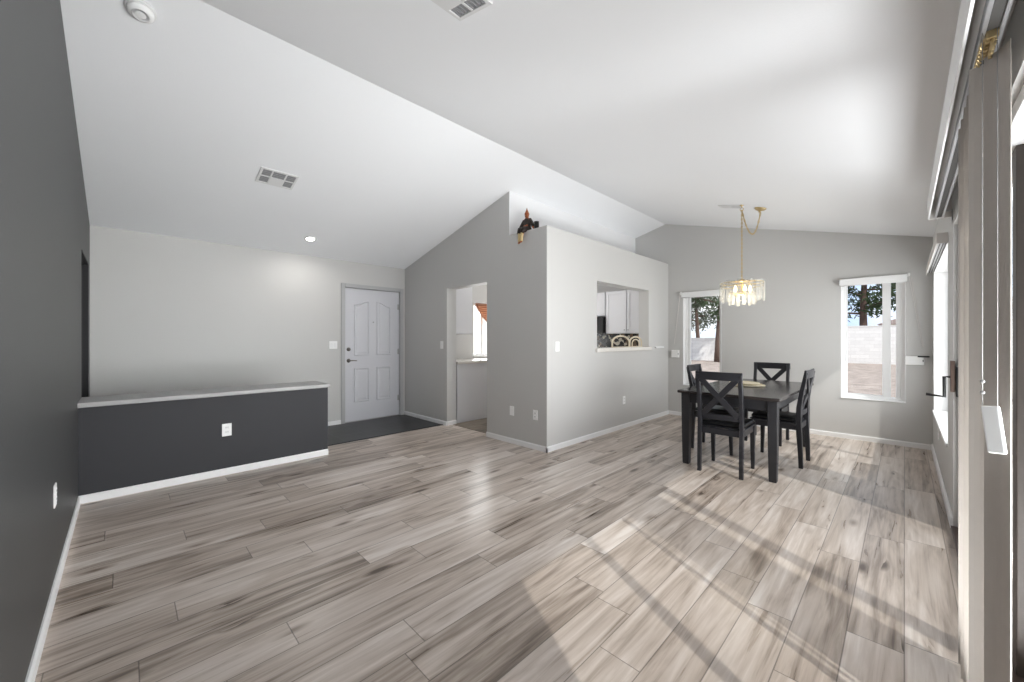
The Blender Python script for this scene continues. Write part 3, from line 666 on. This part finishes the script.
B().box((-0.375, -0.38, 0), (0.375, -0.003, 0.30), 0.006).done('body', M_BLACK, r)
B().box((-0.37, -0.40, 0.02), (0.20, -0.381, 0.29), 0.005).done('microwave_door', M_SEAT, r); B().cyl((0.22, -0.415, 0.05), (0.22, -0.415, 0.26), 0.010, 10).box((0.25, -0.395, 0.03), (0.365, -0.381, 0.28), 0.003).done('handle', M_BLACK, r)
struct(B().box((-5.42, YN - 0.012, 0.9), (XK - TH, YN - 0.001, 1.40)), 'trim_4', M_MOSAIC, 'black and cream mosaic backsplash seen through the pass-through', 'backsplash')
# cabinets by the kitchen doorway
r = empty('base_cabinet', (-5.1, 4.7, 0), 'light grey kitchen base cabinet with white top seen through the doorway', 'cabinet')
B().box((-0.315, 3.60 - 4.7, 0.006), (0.30, 5.9 - 4.7, 0.905), 0.003).done('carcass', M_CAB, r)
tag(B().box((-0.318, 3.592 - 4.7, 0.905), (0.325, 5.92 - 4.7, 0.945), 0.005).done('worktop', M_COUNTER, r), 'white worktop')
r = empty('wall_cabinet', (-5.1, 3.9, 1.37), 'pale wall cabinet seen through the kitchen doorway beside the window', 'cabinet')
B().box((-0.315, 3.60 - 3.9, 0), (0.0, 4.13 - 3.9, 0.80), 0.003).done('carcass', M_CAB, r)
B().box((0.001, 3.61 - 3.9, 0.006), (0.019, 4.125 - 3.9, 0.794), 0.003).done('cabinet_door', M_CAB, r)
r = empty('window_4', (-5.5, 4.96, 0.98), 'small kitchen window seen through the open doorway', 'window', kind='structure')
f = B(); y0, y1, zz = 4.42 - 4.96, 5.5 - 4.96, 0.95
for a, b_ in (((y0, 0), (y0 + 0.045, zz)), ((y1 - 0.045, 0), (y1, zz)), ((y0 + 0.045, 0), (y1 - 0.045, 0.045)), ((y0 + 0.045, zz - 0.045), (y1 - 0.045, zz)), ((-0.33, 0.045), (-0.275, zz - 0.045))):
    f.box((-0.03, a[0], a[1]), (0.03, b_[0], b_[1]), 0.004)
f.done('window_frame', M_VINYL, r); B().box((-0.004, y0 + 0.04, 0.04), (0.004, y1 - 0.04, zz - 0.04)).done('pane', M_GLASS, r)
B().box((0.03, y0, -0.01), (0.10, y1, 0.012), 0.003).done('window_sill', M_TRIM, r)

r = empty('swag_valance', (-5.40, 4.96, 1.93), 'rust brown swag valance hanging across the kitchen window top', 'curtain')
t = bmesh.new(); NU, NV = 48, 10; gr = []
for i in range(NU + 1):
    u = i / NU; y = -0.54 + 1.08 * u; lowz = 0.06 + 0.36 * math.sin(PI * u) ** 0.8; row_ = []
    for j in range(NV + 1):
        v = j / NV; row_.append(t.verts.new((0.035 + 0.018 * math.sin(v * 15 + 2.5 * math.sin(PI * u)) + 0.02 * v, y, -lowz * v)))
    gr.append(row_)
for i in range(NU):
    for j in range(NV): t.faces.new((gr[i][j], gr[i + 1][j], gr[i + 1][j + 1], gr[i][j + 1]))
bmesh.ops.solidify(t, geom=list(t.faces), thickness=0.004)
for f_ in t.faces: f_.smooth = True
b = B(); b._merge(t); b.done('cloth', M_SWAG, r)
tag(B().cyl((0.03, -0.57, 0.006), (0.03, 0.57, 0.006), 0.010).done('rod', M_VINYL, r), 'white curtain rod')
r = empty('added_kitchen_light', (-4.25, 5.0, 2.44), 'added round kitchen ceiling light, out of view, brightening the kitchen', 'light')  # added fixture out of view, put in to brighten the kitchen
B().lathe([(0.17, -0.0005), (0.17, -0.02), (0.155, -0.025)], 28).done('base', M_PLATE, r); tag(B().lathe([(0.155, -0.022), (0.14, -0.06), (0.08, -0.085), (0.001, -0.09)], 28).done('globe', M_LAMP, r), 'glowing globe of the added light')
kl = bpy.data.lights.new('added_kitchen_glow', 'POINT'); kl.energy = 11; kl.shadow_soft_size = 0.12; ko = bpy.data.objects.new('added_kitchen_glow', kl); C.objects.link(ko); ko.location = (-4.25, 5.0, 2.22)  # lamp of the added kitchen fixture

# ================================================================ OUTLETS AND SWITCHES
def plate(name, loc, rz, label, kind='outlet', w_=0.072, h_=0.115, gang=1):
    r = empty(name, loc, label, 'switch' if kind != 'outlet' else 'outlet', rz=rz)
    B().box((-w_ / 2, -0.006, -h_ / 2), (w_ / 2, 0.0005, h_ / 2), 0.003).done('cover_plate', M_PLATE, r)
    if kind == 'outlet':
        for z in (0.021, -0.021):
            s_ = B().box((-0.017, -0.0085, z - 0.014), (0.017, -0.0055, z + 0.014), 0.002).done('socket', M_TRIM, r)
            tag(B().box((-0.009, -0.0092, z - 0.002), (-0.006, -0.0083, z + 0.007)).box((0.006, -0.0092, z - 0.002), (0.009, -0.0083, z + 0.007)).done('slots', M_SLOT, s_), 'dark socket slots')
    elif kind == 'switch':
        for i in range(gang):
            x = (i - (gang - 1) / 2) * 0.046
            B().box((x - 0.016, -0.0095, -0.033), (x + 0.016, -0.0055, 0.033), 0.002).done('rocker', M_TRIM, r)
# rz: local -y is the visible side
FX, FY_, FSOUTH, FE = PI / 2, 0.0, PI, -PI / 2   # facing +x, facing -y, facing +y, facing -x
plate('wall_outlet', (-3.06, YS, 0.488), FSOUTH, 'white outlet low on the charcoal accent wall')
plate('wall_outlet', (XP, 0.697, 0.425), FX, 'white outlet in the middle of the charcoal half wall', w_=0.075, h_=0.118)
plate('blank_plate', (-3.428, YK, 0.40), FY_, 'plain white wall plate nearer the kitchen doorway', 'blank')
plate('wall_outlet', (-3.039, YK, 0.40), FY_, 'white outlet right next to the kitchen wall corner')
plate('light_switch', (-4.93, YK, 1.20), FY_, 'white light switch left of the kitchen doorway', 'switch')
plate('light_switch', (XF, 2.225, 1.20), FX, 'wide white double switch left of the front door', 'switch', 0.118, 0.116, 2)
plate('light_switch', (XK, 3.60, 1.20), FX, 'white light switch on the kitchen wall near its corner', 'switch')
plate('wall_outlet', (XK, 5.14, 0.405), FX, 'white outlet under the pass-through ledge')
plate('wall_outlet', (XE, 5.535, 0.38), FE, 'white outlet under the deep side window')

# ================================================================ CEILING FITTINGS
def on_ceiling(name, x, y, label, cat, group=None, kind=None):
    r = empty(name, (x, y, top(x)), label, cat, group)
    r.rotation_euler = (0, -math.atan(SW) if x < XR else math.atan(SE), 0)
    return r
def vent(x, y, lx, ly, label, flip=1):
    r = on_ceiling('ceiling_vent', x, y, label, 'vent', 'white ceiling air vents')
    f = B(); t = 0.022
    f.box((-lx / 2, -ly / 2, -0.010), (-lx / 2 + t, ly / 2, -0.0005), 0.003); f.box((lx / 2 - t, -ly / 2, -0.010), (lx / 2, ly / 2, -0.0005), 0.003)
    f.box((-lx / 2 + t, -ly / 2, -0.010), (lx / 2 - t, -ly / 2 + t, -0.0005), 0.003); f.box((-lx / 2 + t, ly / 2 - t, -0.010), (lx / 2 - t, ly / 2, -0.0005), 0.003)
    y0, y1 = -ly / 2 + t, ly / 2 - t
    c1, c2 = y0 + (y1 - y0) * 0.29, y0 + (y1 - y0) * 0.71
    for c in (c1, c2): f.box((-lx / 2 + t, c - 0.007, -0.010), (lx / 2 - t, c + 0.007, -0.0005), 0.002)
    f.box((-lx / 2 + t, y0, -0.010), (lx / 2 - t, c1, -0.0095 + 0.0) if False else (lx / 2 - t, y0 + 0.001, -0.0005))
    f.box((-0.007, y0, -0.010), (0.007, y1, -0.0005), 0.002)
    f.box((-lx / 2 + t if flip > 0 else 0.0, c1, -0.0115), (0.0 if flip > 0 else lx / 2 - t, c2, -0.0005), 0.001)
    f.done('vent_frame', M_VENT, r)
    tag(B().box((-lx / 2 + t * 0.5, -ly / 2 + t * 0.5, -0.003), (lx / 2 - t * 0.5, ly / 2 - t * 0.5, -0.0008)).done('backing', M_VENTDARK, r), 'dark inner grille')
    n = 8
    for i in range(n):
        xx = -lx / 2 + t + (lx - 2 * t) * (i + 0.5) / n
        tag(B().box((xx - 0.003, y0, -0.008), (xx + 0.003, y1, -0.0032)).done('louver', M_VENTDARK, r), 'grey louver')
vent(-4.42, 1.09, 0.26, 0.33, 'rectangular white air vent on the entry side ceiling slope')
vent(-1.50, 1.10, 0.26, 0.28, 'white air vent at the top edge on the dining side ceiling slope')
vent(-1.50, 5.27, 0.26, 0.13, 'small white air vent beside the chandelier hook')
r = on_ceiling('smoke_detector', -3.15, 0.072, 'round white smoke detector on the ceiling near the ridge', 'smoke detector')
B().lathe([(0.070, -0.0005), (0.070, -0.012), (0.064, -0.016)], 32).done('base', M_VENT, r); B().lathe([(0.060, -0.016), (0.058, -0.034), (0.046, -0.042), (0.001, -0.043)], 32).done('cover', M_PLATE, r)
tag(B().lathe([(0.040, -0.0425), (0.042, -0.0455), (0.036, -0.0455), (0.034, -0.0425)], 32).done('ring', M_VENT, r), 'raised ring')
r = on_ceiling('recessed_light', -5.53, 1.75, 'small lit recessed light in the entry ceiling', 'light')
B().lathe([(0.075, -0.0005), (0.075, -0.006), (0.055, -0.008), (0.052, -0.002)], 28).done('trim_ring', M_PLATE, r)
tag(B().lathe([(0.052, -0.0015), (0.045, -0.004), (0.001, -0.005)], 24).done('lens', M_LAMP, r), 'glowing white lens')
sp = bpy.data.lights.new('recessed_light_glow', 'SPOT'); sp.energy = 11; sp.spot_size = math.radians(172); sp.spot_blend = 0.8; sp.shadow_soft_size = 0.05; sp.color = (1, 0.97, 0.93)
so = bpy.data.objects.new('recessed_light_glow', sp); C.objects.link(so); so.location = (-5.53, 1.75, top(-5.53) - 0.05)

# ================================================================ CHANDELIER
CX, CY, CB = -1.36, 5.2, 1.69
r = empty('chandelier', (CX, CY, CB), 'brass and glass chandelier on a swagged chain over the table', 'chandelier')
def q(x, y, z): return (x - CX, y - CY, z - CB)
hook_z = top(CX)
B().lathe([(0.024, 0.0), (0.024, -0.006), (0.008, -0.012), (0.006, -0.035)], 16, Matrix.Translation(q(CX, CY, hook_z))).tube([q(CX + 0.018 * math.cos(a), CY, hook_z - 0.05 + 0.018 * math.sin(a)) for a in [i * PI / 8 - 4 for i in range(13)]], 0.004, 8).done('ceiling_hook', M_BRASS, r)
can = (-1.20, 5.34); cz = top(can[0])
B().lathe([(0.062, 0.0), (0.062, -0.010), (0.045, -0.024), (0.012, -0.034), (0.010, -0.05)], 24, Matrix.Translation(q(*can, cz)) @ Matrix.Rotation(math.atan(SE), 4, 'Y')).done('canopy', M_BRASS, r)
def chain(pts_fn, n):
    b = B()
    for i in range(n):
        a, c = Vector(pts_fn(i / n)), Vector(pts_fn((i + 1) / n)); d_ = (c - a); ln = d_.length; mid = (a + c) / 2
        M = Matrix.Translation(mid) @ d_.to_track_quat('Z', 'Y').to_matrix().to_4x4() @ Matrix.Rotation((i % 2) * PI / 2, 4, 'Z')
        ring = [M @ Vector((0.0085 * math.cos(2 * PI * k / 10), 0, (ln * 0.5 + 0.004) * math.sin(2 * PI * k / 10))) for k in range(10)]
        b.tube(ring, 0.0028, 5, closed=True)
    b.tube([pts_fn(i / 24) for i in range(25)], 0.0035, 6)
    return b
chain(lambda t: q(CX, CY, hook_z - 0.06 - (hook_z - 0.06 - CB - 0.31) * t), 34).done('chain', M_BRASS, r)
def swag(t):
    x = CX + (can[0] - CX) * t; y = CY + (can[1] - CY) * t
    za, zc = hook_z - 0.06, cz - 0.05; low = 2.53
    # parabola through both ends, lowest near 0.6
    k = 0.58
    z = za + (low - za) * (1 - ((t - k) / k) ** 2) if t < k else zc + (low - zc) * (1 - ((t - k) / (1 - k)) ** 2)
    return q(x, y, z)
chain(swag, 24).done('swag_chain', M_BRASS, r)
g = B()
g.lathe([(0.010, 0.315), (0.030, 0.305), (0.055, 0.285), (0.050, 0.278), (0.012, 0.27), (0.012, 0.16), (0.03, 0.15), (0.03, 0.13), (0.006, 0.12)], 20)
for rad, z in ((0.222, 0.262), (0.215, 0.225), (0.125, 0.150)):
    g.tube([(rad * math.cos(2 * PI * k / 40), rad * math.sin(2 * PI * k / 40), z) for k in range(40)], 0.005, 6, closed=True)
for k in range(6):
    a = 2 * PI * k / 6; g.tube([(0.012 * math.cos(a), 0.012 * math.sin(a), 0.275), (0.12 * math.cos(a), 0.12 * math.sin(a), 0.272), (0.222 * math.cos(a), 0.222 * math.sin(a), 0.262)], 0.004, 6)
g.done('brass_frame', M_BRASS, r)
for rad, z0, z1, n, wd, ph in ((0.232, 0.045, 0.275, 22, 0.046, 0), (0.135, 0.0, 0.16, 13, 0.042, 0.2)):
    for k in range(n):
        a = 2 * PI * k / n + ph
        b = B().box((-0.006, -wd / 2, z0), (0.006, wd / 2, z1), 0.003)
        o = b.done('glass_prism', M_CRYSTAL, r); o.rotation_euler = (0, 0, a); o.location = ((rad - 0.008 * (k % 2)) * math.cos(a), (rad - 0.008 * (k % 2)) * math.sin(a), 0.014 * (k % 2))
for k in range(5):
    a = 2 * PI * k / 5 + 0.3
    c = (0.085 * math.cos(a), 0.085 * math.sin(a))
    tag(B().tube([(0.01 * math.cos(a), 0.01 * math.sin(a), 0.14), (0.05 * math.cos(a), 0.05 * math.sin(a), 0.115), (c[0], c[1], 0.12), (c[0], c[1], 0.145)], [0.005, 0.005, 0.007, 0.010], 8).done('lamp_arm', M_BRASS, r), 'brass lamp arm')
    tag(B().lathe([(0.008, 0.145), (0.016, 0.165), (0.019, 0.185), (0.012, 0.21), (0.001, 0.235)], 12, Matrix.Translation((c[0], c[1], 0))).done('bulb', M_BULB, r), 'glowing warm bulb')
pl_ = bpy.data.lights.new('chandelier_glow', 'POINT'); pl_.energy = 4; pl_.color = (1, 0.85, 0.62); pl_.shadow_soft_size = 0.06
po = bpy.data.objects.new('chandelier_glow', pl_); C.objects.link(po); po.location = (CX, CY, CB + 0.10)

# ================================================================ DINING TABLE AND CHAIRS
TX0, TX1, TY0, TY1, TZ = -1.665, -0.765, 4.075, 5.86, 0.762
tcx, tcy = (TX0 + TX1) / 2, (TY0 + TY1) / 2
r = empty('dining_table', (tcx, tcy, 0), 'charcoal rectangular dining table under the chandelier', 'table')
hx, hy = (TX1 - TX0) / 2, (TY1 - TY0) / 2
tag(B().box((-hx, -hy, TZ - 0.030), (hx, hy, TZ), 0.008).done('tabletop', M_TABLE, r), 'dark brownish grey top')
ap = B(); ins = 0.055
ap.box((-hx + ins, -hy + ins, TZ - 0.125), (hx - ins, -hy + ins + 0.022, TZ - 0.030)); ap.box((-hx + ins, hy - ins - 0.022, TZ - 0.125), (hx - ins, hy - ins, TZ - 0.030))
ap.box((-hx + ins, -hy + ins, TZ - 0.125), (-hx + ins + 0.022, hy - ins, TZ - 0.030)); ap.box((hx - ins - 0.022, -hy + ins, TZ - 0.125), (hx - ins, hy - ins, TZ - 0.030))
ap.done('apron', M_TABLELEG, r)
for sx in (-1, 1):
    for sy in (-1, 1):
        lb = B(); x, y = sx * (hx - 0.068), sy * (hy - 0.075)
        lb.sweep([(x, y, 0.0), (x, y, 0.018), (x, y, 0.30), (x, y, TZ - 0.031)], [0.056, 0.062, 0.072, 0.080], [0.056, 0.062, 0.072, 0.080], (1, 0, 0), 0.004)
        lb.done('leg', M_TABLELEG, r)

def make_chair():
    r = empty('dining_chair', (0, 0, 0), '', 'chair', 'charcoal X back dining chairs around the table')
    W, D = 0.20, 0.23
    for s in (-1, 1):
        x = s * (W - 0.018)
        # rear post runs from the foot, curves over the seat and leans back
        pts = [(x, -0.218, 0.0), (x, -0.214, 0.15), (x, -0.205, 0.32), (x, -0.198, 0.46), (x, -0.203, 0.60), (x, -0.225, 0.76), (x, -0.262, 0.955)]
        B().sweep(pts, 0.034, [0.036, 0.040, 0.046, 0.048, 0.044, 0.038, 0.032], (1, 0, 0), 0.004).done('rear_leg', M_CHAIR, r)
        fl_ = B().sweep([(x, 0.205, 0.0), (x, 0.200, 0.20), (x, 0.198, 0.43)], [0.030, 0.036, 0.042], [0.030, 0.036, 0.042], (1, 0, 0), 0.004)
        fl_.done('front_leg', M_CHAIR, r)
    # crest rail, gently curved
    n = 8
    def arc(z, y0, w_): return [(-w_ + 2 * w_ * i / n, y0 - 0.016 * (1 - (2 * i / n - 1) ** 2), z) for i in range(n + 1)]
    B().sweep(arc(0.938, -0.258, W + 0.004), 0.022, 0.080, (0, 1, 0), 0.006).done('crest_rail', M_CHAIR, r)
    B().sweep(arc(0.545, -0.200, W - 0.02), 0.020, 0.050, (0, 1, 0), 0.003).done('lower_rail', M_CHAIR, r)
    def back_y(z): return -0.200 - 0.070 * ((z - 0.50) / 0.45) ** 1.5 if z > 0.5 else -0.2
    for s in (-1, 1):
        pts = []
        for i in range(9):
            u = i / 8; z = 0.560 + 0.352 * u; x = s * (-0.155 + 0.31 * u)
            pts.append((x, back_y(z) - 0.006 - 0.012 * (1 - (2 * u - 1) ** 2) + 0.0 + s * 0.0012, z))
        B().sweep(pts, 0.018, 0.052, (0, 1, 0), 0.003).done('cross_slat', M_CHAIR, r)
    f = B()
    f.box((-W + 0.012, -0.205, 0.375), (W - 0.012, -0.183, 0.435), 0.003); f.box((-W + 0.012, 0.190, 0.375), (W - 0.012, 0.212, 0.435), 0.003)
    f.box((-W + 0.008, -0.20, 0.375), (-W + 0.030, 0.205, 0.435), 0.003); f.box((W - 0.030, -0.20, 0.375), (W - 0.008, 0.205, 0.435), 0.003)
    f.box((-W - 0.004, -0.185, 0.435), (W + 0.004, 0.228, 0.450), 0.005)
    f.done('seat_frame', M_CHAIR, r)
    cu = B().box((-W + 0.006, -0.172, 0.450), (W - 0.006, 0.218, 0.492), 0.018, 4)
    for v in cu.bm.verts:
        if v.co.z > 0.485: v.co.z += 0.008 * max(0, 1 - (v.co.x / W) ** 2)
    for fc in cu.bm.faces: fc.smooth = True
    tag(cu.done('seat', M_SEAT, r), 'black padded seat')
    return r
chair = make_chair()
spots = [(-1.24, 4.225, 0.02, 'charcoal X back chair with its back to us, at the near table end'),
         (-0.94, 4.965, PI / 2 - 0.02, 'charcoal X back chair seen side-on at the right long table side'),
         (-1.235, 5.80, PI, 'charcoal X back chair facing us from the far table end'),
         (-1.555, 4.95, -PI / 2, 'charcoal X back chair partly hidden at the table side by the pass-through')]
for i, (x, y, a, lab) in enumerate(spots):
    o = chair if i == 0 else copy_tree(chair)
    o.location = (x, y, 0); o.rotation_euler = (0, 0, a); o['label'] = lab
# straw placemats with folded napkins lying on the table
def placemat(x, y, rad, z, label, tilt=0.0):
    r = empty('placemat', (x, y, z), label, 'placemat', 'straw placemats on the dining table')
    b = B()
    b.lathe([(0.001, 0.002), (rad - 0.012, 0.002), (rad - 0.012, 0.008), (0.001, 0.008)], 32)
    b.done('woven_disc', M_MAT, r)
    B().tube([(rad * 0.965 * math.cos(2 * PI * k / 36), rad * 0.965 * math.sin(2 * PI * k / 36), 0.008) for k in range(36)], 0.008, 8, closed=True).done('rolled_edge', M_MAT, r)
    return r
placemat(-1.26, 5.02, 0.175, TZ, 'lower round straw placemat on the table')
placemat(-1.30, 5.07, 0.150, TZ + 0.016, 'smaller round straw placemat stacked on the lower one')

# ================================================================ FIGURINE ON THE PLANT LEDGE
FXc, FYc = -3.215, YK + 0.05
r = empty('figurine', (FXc, FYc, ZB), 'carved figurine with pointed headdress sitting on the ledge edge', 'figurine')
def skin_obj(name, verts, edges, rad, m, parent, lv=2):
    me = bpy.data.meshes.new(name); me.from_pydata(verts, edges, []); me.materials.append(m)
    o = bpy.data.objects.new(name, me); C.objects.link(o); o.parent = parent
    md = o.modifiers.new('skin', 'SKIN'); md.use_smooth_shade = True
    for i, sv in enumerate(me.skin_vertices[0].data):
        sv.radius = (rad[i], rad[i]); sv.use_root = (i == 0)
    sd = o.modifiers.new('sub', 'SUBSURF'); sd.levels = lv; sd.render_levels = lv
    return o
# body: pelvis root, spine, neck, head, arms, legs over the edge (front is -y)
V = [(0, 0, 0.030), (0, 0.0, 0.085), (0, -0.005, 0.135), (0, -0.005, 0.165), (0, -0.008, 0.192), (0, -0.010, 0.215),
     (-0.045, -0.005, 0.140), (-0.068, -0.02, 0.090), (-0.075, -0.045, 0.045), (-0.070, -0.060, 0.022),
     (0.045, -0.005, 0.140), (0.075, 0.0, 0.090), (0.100, -0.010, 0.040), (0.115, -0.015, 0.016),
     (-0.030, -0.045, 0.024), (-0.045, -0.088, 0.010), (-0.045, -0.090, -0.075), (-0.045, -0.090, -0.140), (-0.045, -0.118, -0.150),
     (0.022, -0.045, 0.024), (0.012, -0.088, 0.006), (-0.004, -0.092, -0.075), (-0.010, -0.092, -0.132), (-0.008, -0.120, -0.142)]
Ed = [(0, 1), (1, 2), (2, 3), (3, 4), (4, 5), (2, 6), (6, 7), (7, 8), (8, 9), (2, 10), (10, 11), (11, 12), (12, 13), (0, 14), (14, 15), (15, 16), (16, 17), (17, 18), (0, 19), (19, 20), (20, 21), (21, 22), (22, 23)]
Rd = [0.040, 0.033, 0.038, 0.015, 0.026, 0.022, 0.020, 0.015, 0.012, 0.011, 0.020, 0.015, 0.012, 0.011, 0.026, 0.024, 0.016, 0.011, 0.009, 0.026, 0.024, 0.016, 0.011, 0.009]
skin_obj('body', V, Ed, Rd, M_SKIN, r)
rb = B().lathe([(0.050, 0.004), (0.056, 0.03), (0.046, 0.075), (0.052, 0.125), (0.040, 0.152), (0.020, 0.166)], 18, Matrix.Diagonal((1, 0.85, 1, 1)))
rb.tube([(-0.040, -0.004, 0.140), (-0.070, -0.018, 0.092), (-0.076, -0.040, 0.052)], [0.026, 0.022, 0.020], 10).tube([(0.040, -0.004, 0.140), (0.076, 0.0, 0.092), (0.100, -0.008, 0.045)], [0.026, 0.022, 0.020], 10)
rb.tube([(-0.02, -0.02, 0.026), (-0.046, -0.085, 0.012), (-0.046, -0.096, -0.035)], [0.040, 0.034, 0.028], 12).tube([(0.02, -0.02, 0.026), (0.008, -0.085, 0.010), (-0.004, -0.097, -0.030)], [0.040, 0.034, 0.026], 12)
tag(rb.done('robe', M_ROBE, r), 'dark robe')
tr = B().tube([(-0.046, -0.094, -0.028), (-0.046, -0.094, -0.080), (-0.046, -0.092, -0.128)], [0.021, 0.017, 0.020], 12).tube([(0.004, -0.095, -0.026), (-0.004, -0.096, -0.078), (-0.010, -0.094, -0.122)], [0.020, 0.016, 0.019], 12)
tag(tr.done('trousers', M_GOLD, r), 'pale gold trouser legs')
hd = B().lathe([(0.026, 0.205), (0.030, 0.216), (0.024, 0.228), (0.020, 0.240), (0.011, 0.258), (0.006, 0.275), (0.001, 0.292)], 16, Matrix.Translation((0, -0.008, 0)))
tag(hd.done('headdress', M_SKIN, r), 'pointed amber headdress')
fc = B().ball((-0.009, -0.036, 0.196), 0.003).ball((0.009, -0.036, 0.196), 0.003).ball((0, -0.037, 0.178), 0.004, (1.6, 0.6, 0.5))
tag(fc.done('face', M_ROBE, r), 'painted eyes and mouth'); B().ball((0, -0.038, 0.187), 0.005, (0.8, 1, 1.4)).ball((-0.028, -0.008, 0.190), 0.007, (0.5, 0.8, 1.5)).ball((0.028, -0.008, 0.190), 0.007, (0.5, 0.8, 1.5)).done('nose_and_ears', M_SKIN, r)
r = empty('black_pot', (-3.062, YK + 0.045, ZB), 'small black pot beside the figurine on the ledge', 'pot')
B().lathe([(0.022, 0.0), (0.027, 0.004), (0.030, 0.05), (0.028, 0.082), (0.031, 0.090), (0.025, 0.090), (0.022, 0.02)], 20).done('pot_body', M_BLACK, r)

# ================================================================ OUTSIDE
tag(B().box((-40, YN + TH + 0.02, -0.35), (40, 70, -0.10)).done('ground', M_GROUND), 'pale pink gravel yard outside the dining windows', 'ground', kind='structure')
tag(B().box((XE + 0.20, -20, -0.35), (14, YN + TH + 0.02, -0.06)).done('ground_patio', M_PATIO), 'pale concrete patio outside the sliding door', 'ground', kind='structure')
tag(B().box((-30, -25, -0.35), (-6.4, YN + TH, -0.10)).done('ground_front', M_GROUND), 'pale gravel outside the kitchen window', 'ground', kind='structure')
tag(B().box((-5.5, 30, -0.1), (30, 30.2, 2.0)).box((-5.5, 29.98, 2.0), (30, 30.22, 2.06)).done('block_wall', M_BLOCK), 'tall pale block wall across the yard in the right window', 'block wall')
tag(B().box((-34, 27, -0.1), (-5.5, 27.2, 1.32)).box((-34, 26.98, 1.32), (-5.5, 27.22, 1.38)).done('block_wall', M_BLOCK), 'lower pale block wall behind the trees in the left window', 'block wall')

def tree(x, y, h, tr_, crown_z, crown_r, label, leafmat, seed, n=1400, lean=0.0):
    rng = random.Random(seed); r = empty('pine_tree', (x, y, -0.1), label, 'tree', 'trees beyond the dining windows')
    pts = []; N = 9
    for i in range(N + 1):
        u = i / N; pts.append((lean * u * u * h + 0.10 * math.sin(u * 5 + seed), 0.08 * math.cos(u * 4 + seed) - 0.08, h * u))
    B().tube(pts, [tr_ * (1 - 0.75 * i / N) for i in range(N + 1)], 12).done('trunk', M_BARK, r)
    br_ = B(); tips = []
    for k in range(16):
        u = crown_z / h + (0.97 - crown_z / h) * k / 15; p = Vector(pts[min(N, int(u * N))]); p.z = u * h
        a = k * 2.4 + seed; ln = crown_r * (1.05 - 0.6 * (k / 15)) * rng.uniform(0.75, 1.1)
        e = p + Vector((math.cos(a) * ln, math.sin(a) * ln, rng.uniform(0.0, 0.45) * ln)); m_ = (p + e) / 2 + Vector((0, 0, -0.06 * ln))
        br_.tube([p, m_, e], [tr_ * 0.30, tr_ * 0.20, tr_ * 0.07], 7)
        tips += [m_ * 0.5 + e * 0.5, e, m_]
    br_.done('branches', M_BARK, r)
    t = bmesh.new()
    for i in range(n):
        c = rng.choice(tips) + Vector([rng.gauss(0, 0.24 * crown_r * 0.55) for _ in range(3)]) * 1.0
        s = rng.uniform(0.05, 0.13) * (crown_r / 2.4)
        u = Vector([rng.gauss(0, 1) for _ in range(3)]).normalized(); v = u.orthogonal().normalized(); w = u.cross(v)
        for ang in (0, 1.05, 2.1):
            dd = (v * math.cos(ang) + w * math.sin(ang)); pp = u * s * 1.6
            t.faces.new([t.verts.new(c - dd * s * 0.35), t.verts.new(c + pp), t.verts.new(c + dd * s * 0.35), t.verts.new(c - pp)])
    b = B(); b._merge(t); o = b.done('foliage', leafmat, r)
tree(-1.75, 33.5, 9.0, 0.24, 3.0, 3.0, 'pine with a thick straight trunk in the right window', M_LEAF, 3, 5000)
tree(-7.95, 25.8, 9.5, 0.22, 2.7, 2.4, 'large tree trunk standing nearest in the left window', M_LEAF, 5, 3500, 0.02)
tree(-10.9, 30.5, 8.0, 0.16, 2.4, 2.3, 'slimmer tree behind the low wall in the left window', M_LEAF2, 8, 3200)
tree(-14.6, 36.5, 7.5, 0.16, 2.2, 2.4, 'leftmost tree behind the low wall in the left window', M_LEAF2, 11, 3200)
# neighbouring houses
def house(x0, x1, y0, y1, zw, zt, roofm, label, along='x', ov=0.5):
    r = empty('house', ((x0 + x1) / 2, (y0 + y1) / 2, -0.1), label, 'house')
    cx, cy = (x0 + x1) / 2, (y0 + y1) / 2
    B().box((x0 - cx, y0 - cy, 0), (x1 - cx, y1 - cy, zw)).done('wall', M_STUCCO, r)
    b = B()
    if along == 'x':
        b.prism([(x0 - cx - ov, y0 - cy - ov, zw - 0.05), (x0 - cx - ov, y1 - cy + ov, zw - 0.05), (x0 - cx - ov, 0, zt)], (x1 - x0 + 2 * ov, 0, 0))
    else:
        b.prism([(x0 - cx - ov, y0 - cy - ov, zw - 0.05), (x1 - cx + ov, y0 - cy - ov, zw - 0.05), (0, y0 - cy - ov, zt)], (0, y1 - y0 + 2 * ov, 0))
    b.done('roof', roofm, r)
house(-1.0, 9.0, 42, 50, 2.6, 4.6, M_ROOF2, 'house with pinkish grey roof behind the yard wall', 'y')
house(-19, -12.0, 6.0, 15.5, 3.4, 4.9, M_ROOF2, 'pale stucco house wall outside the kitchen window', 'y')
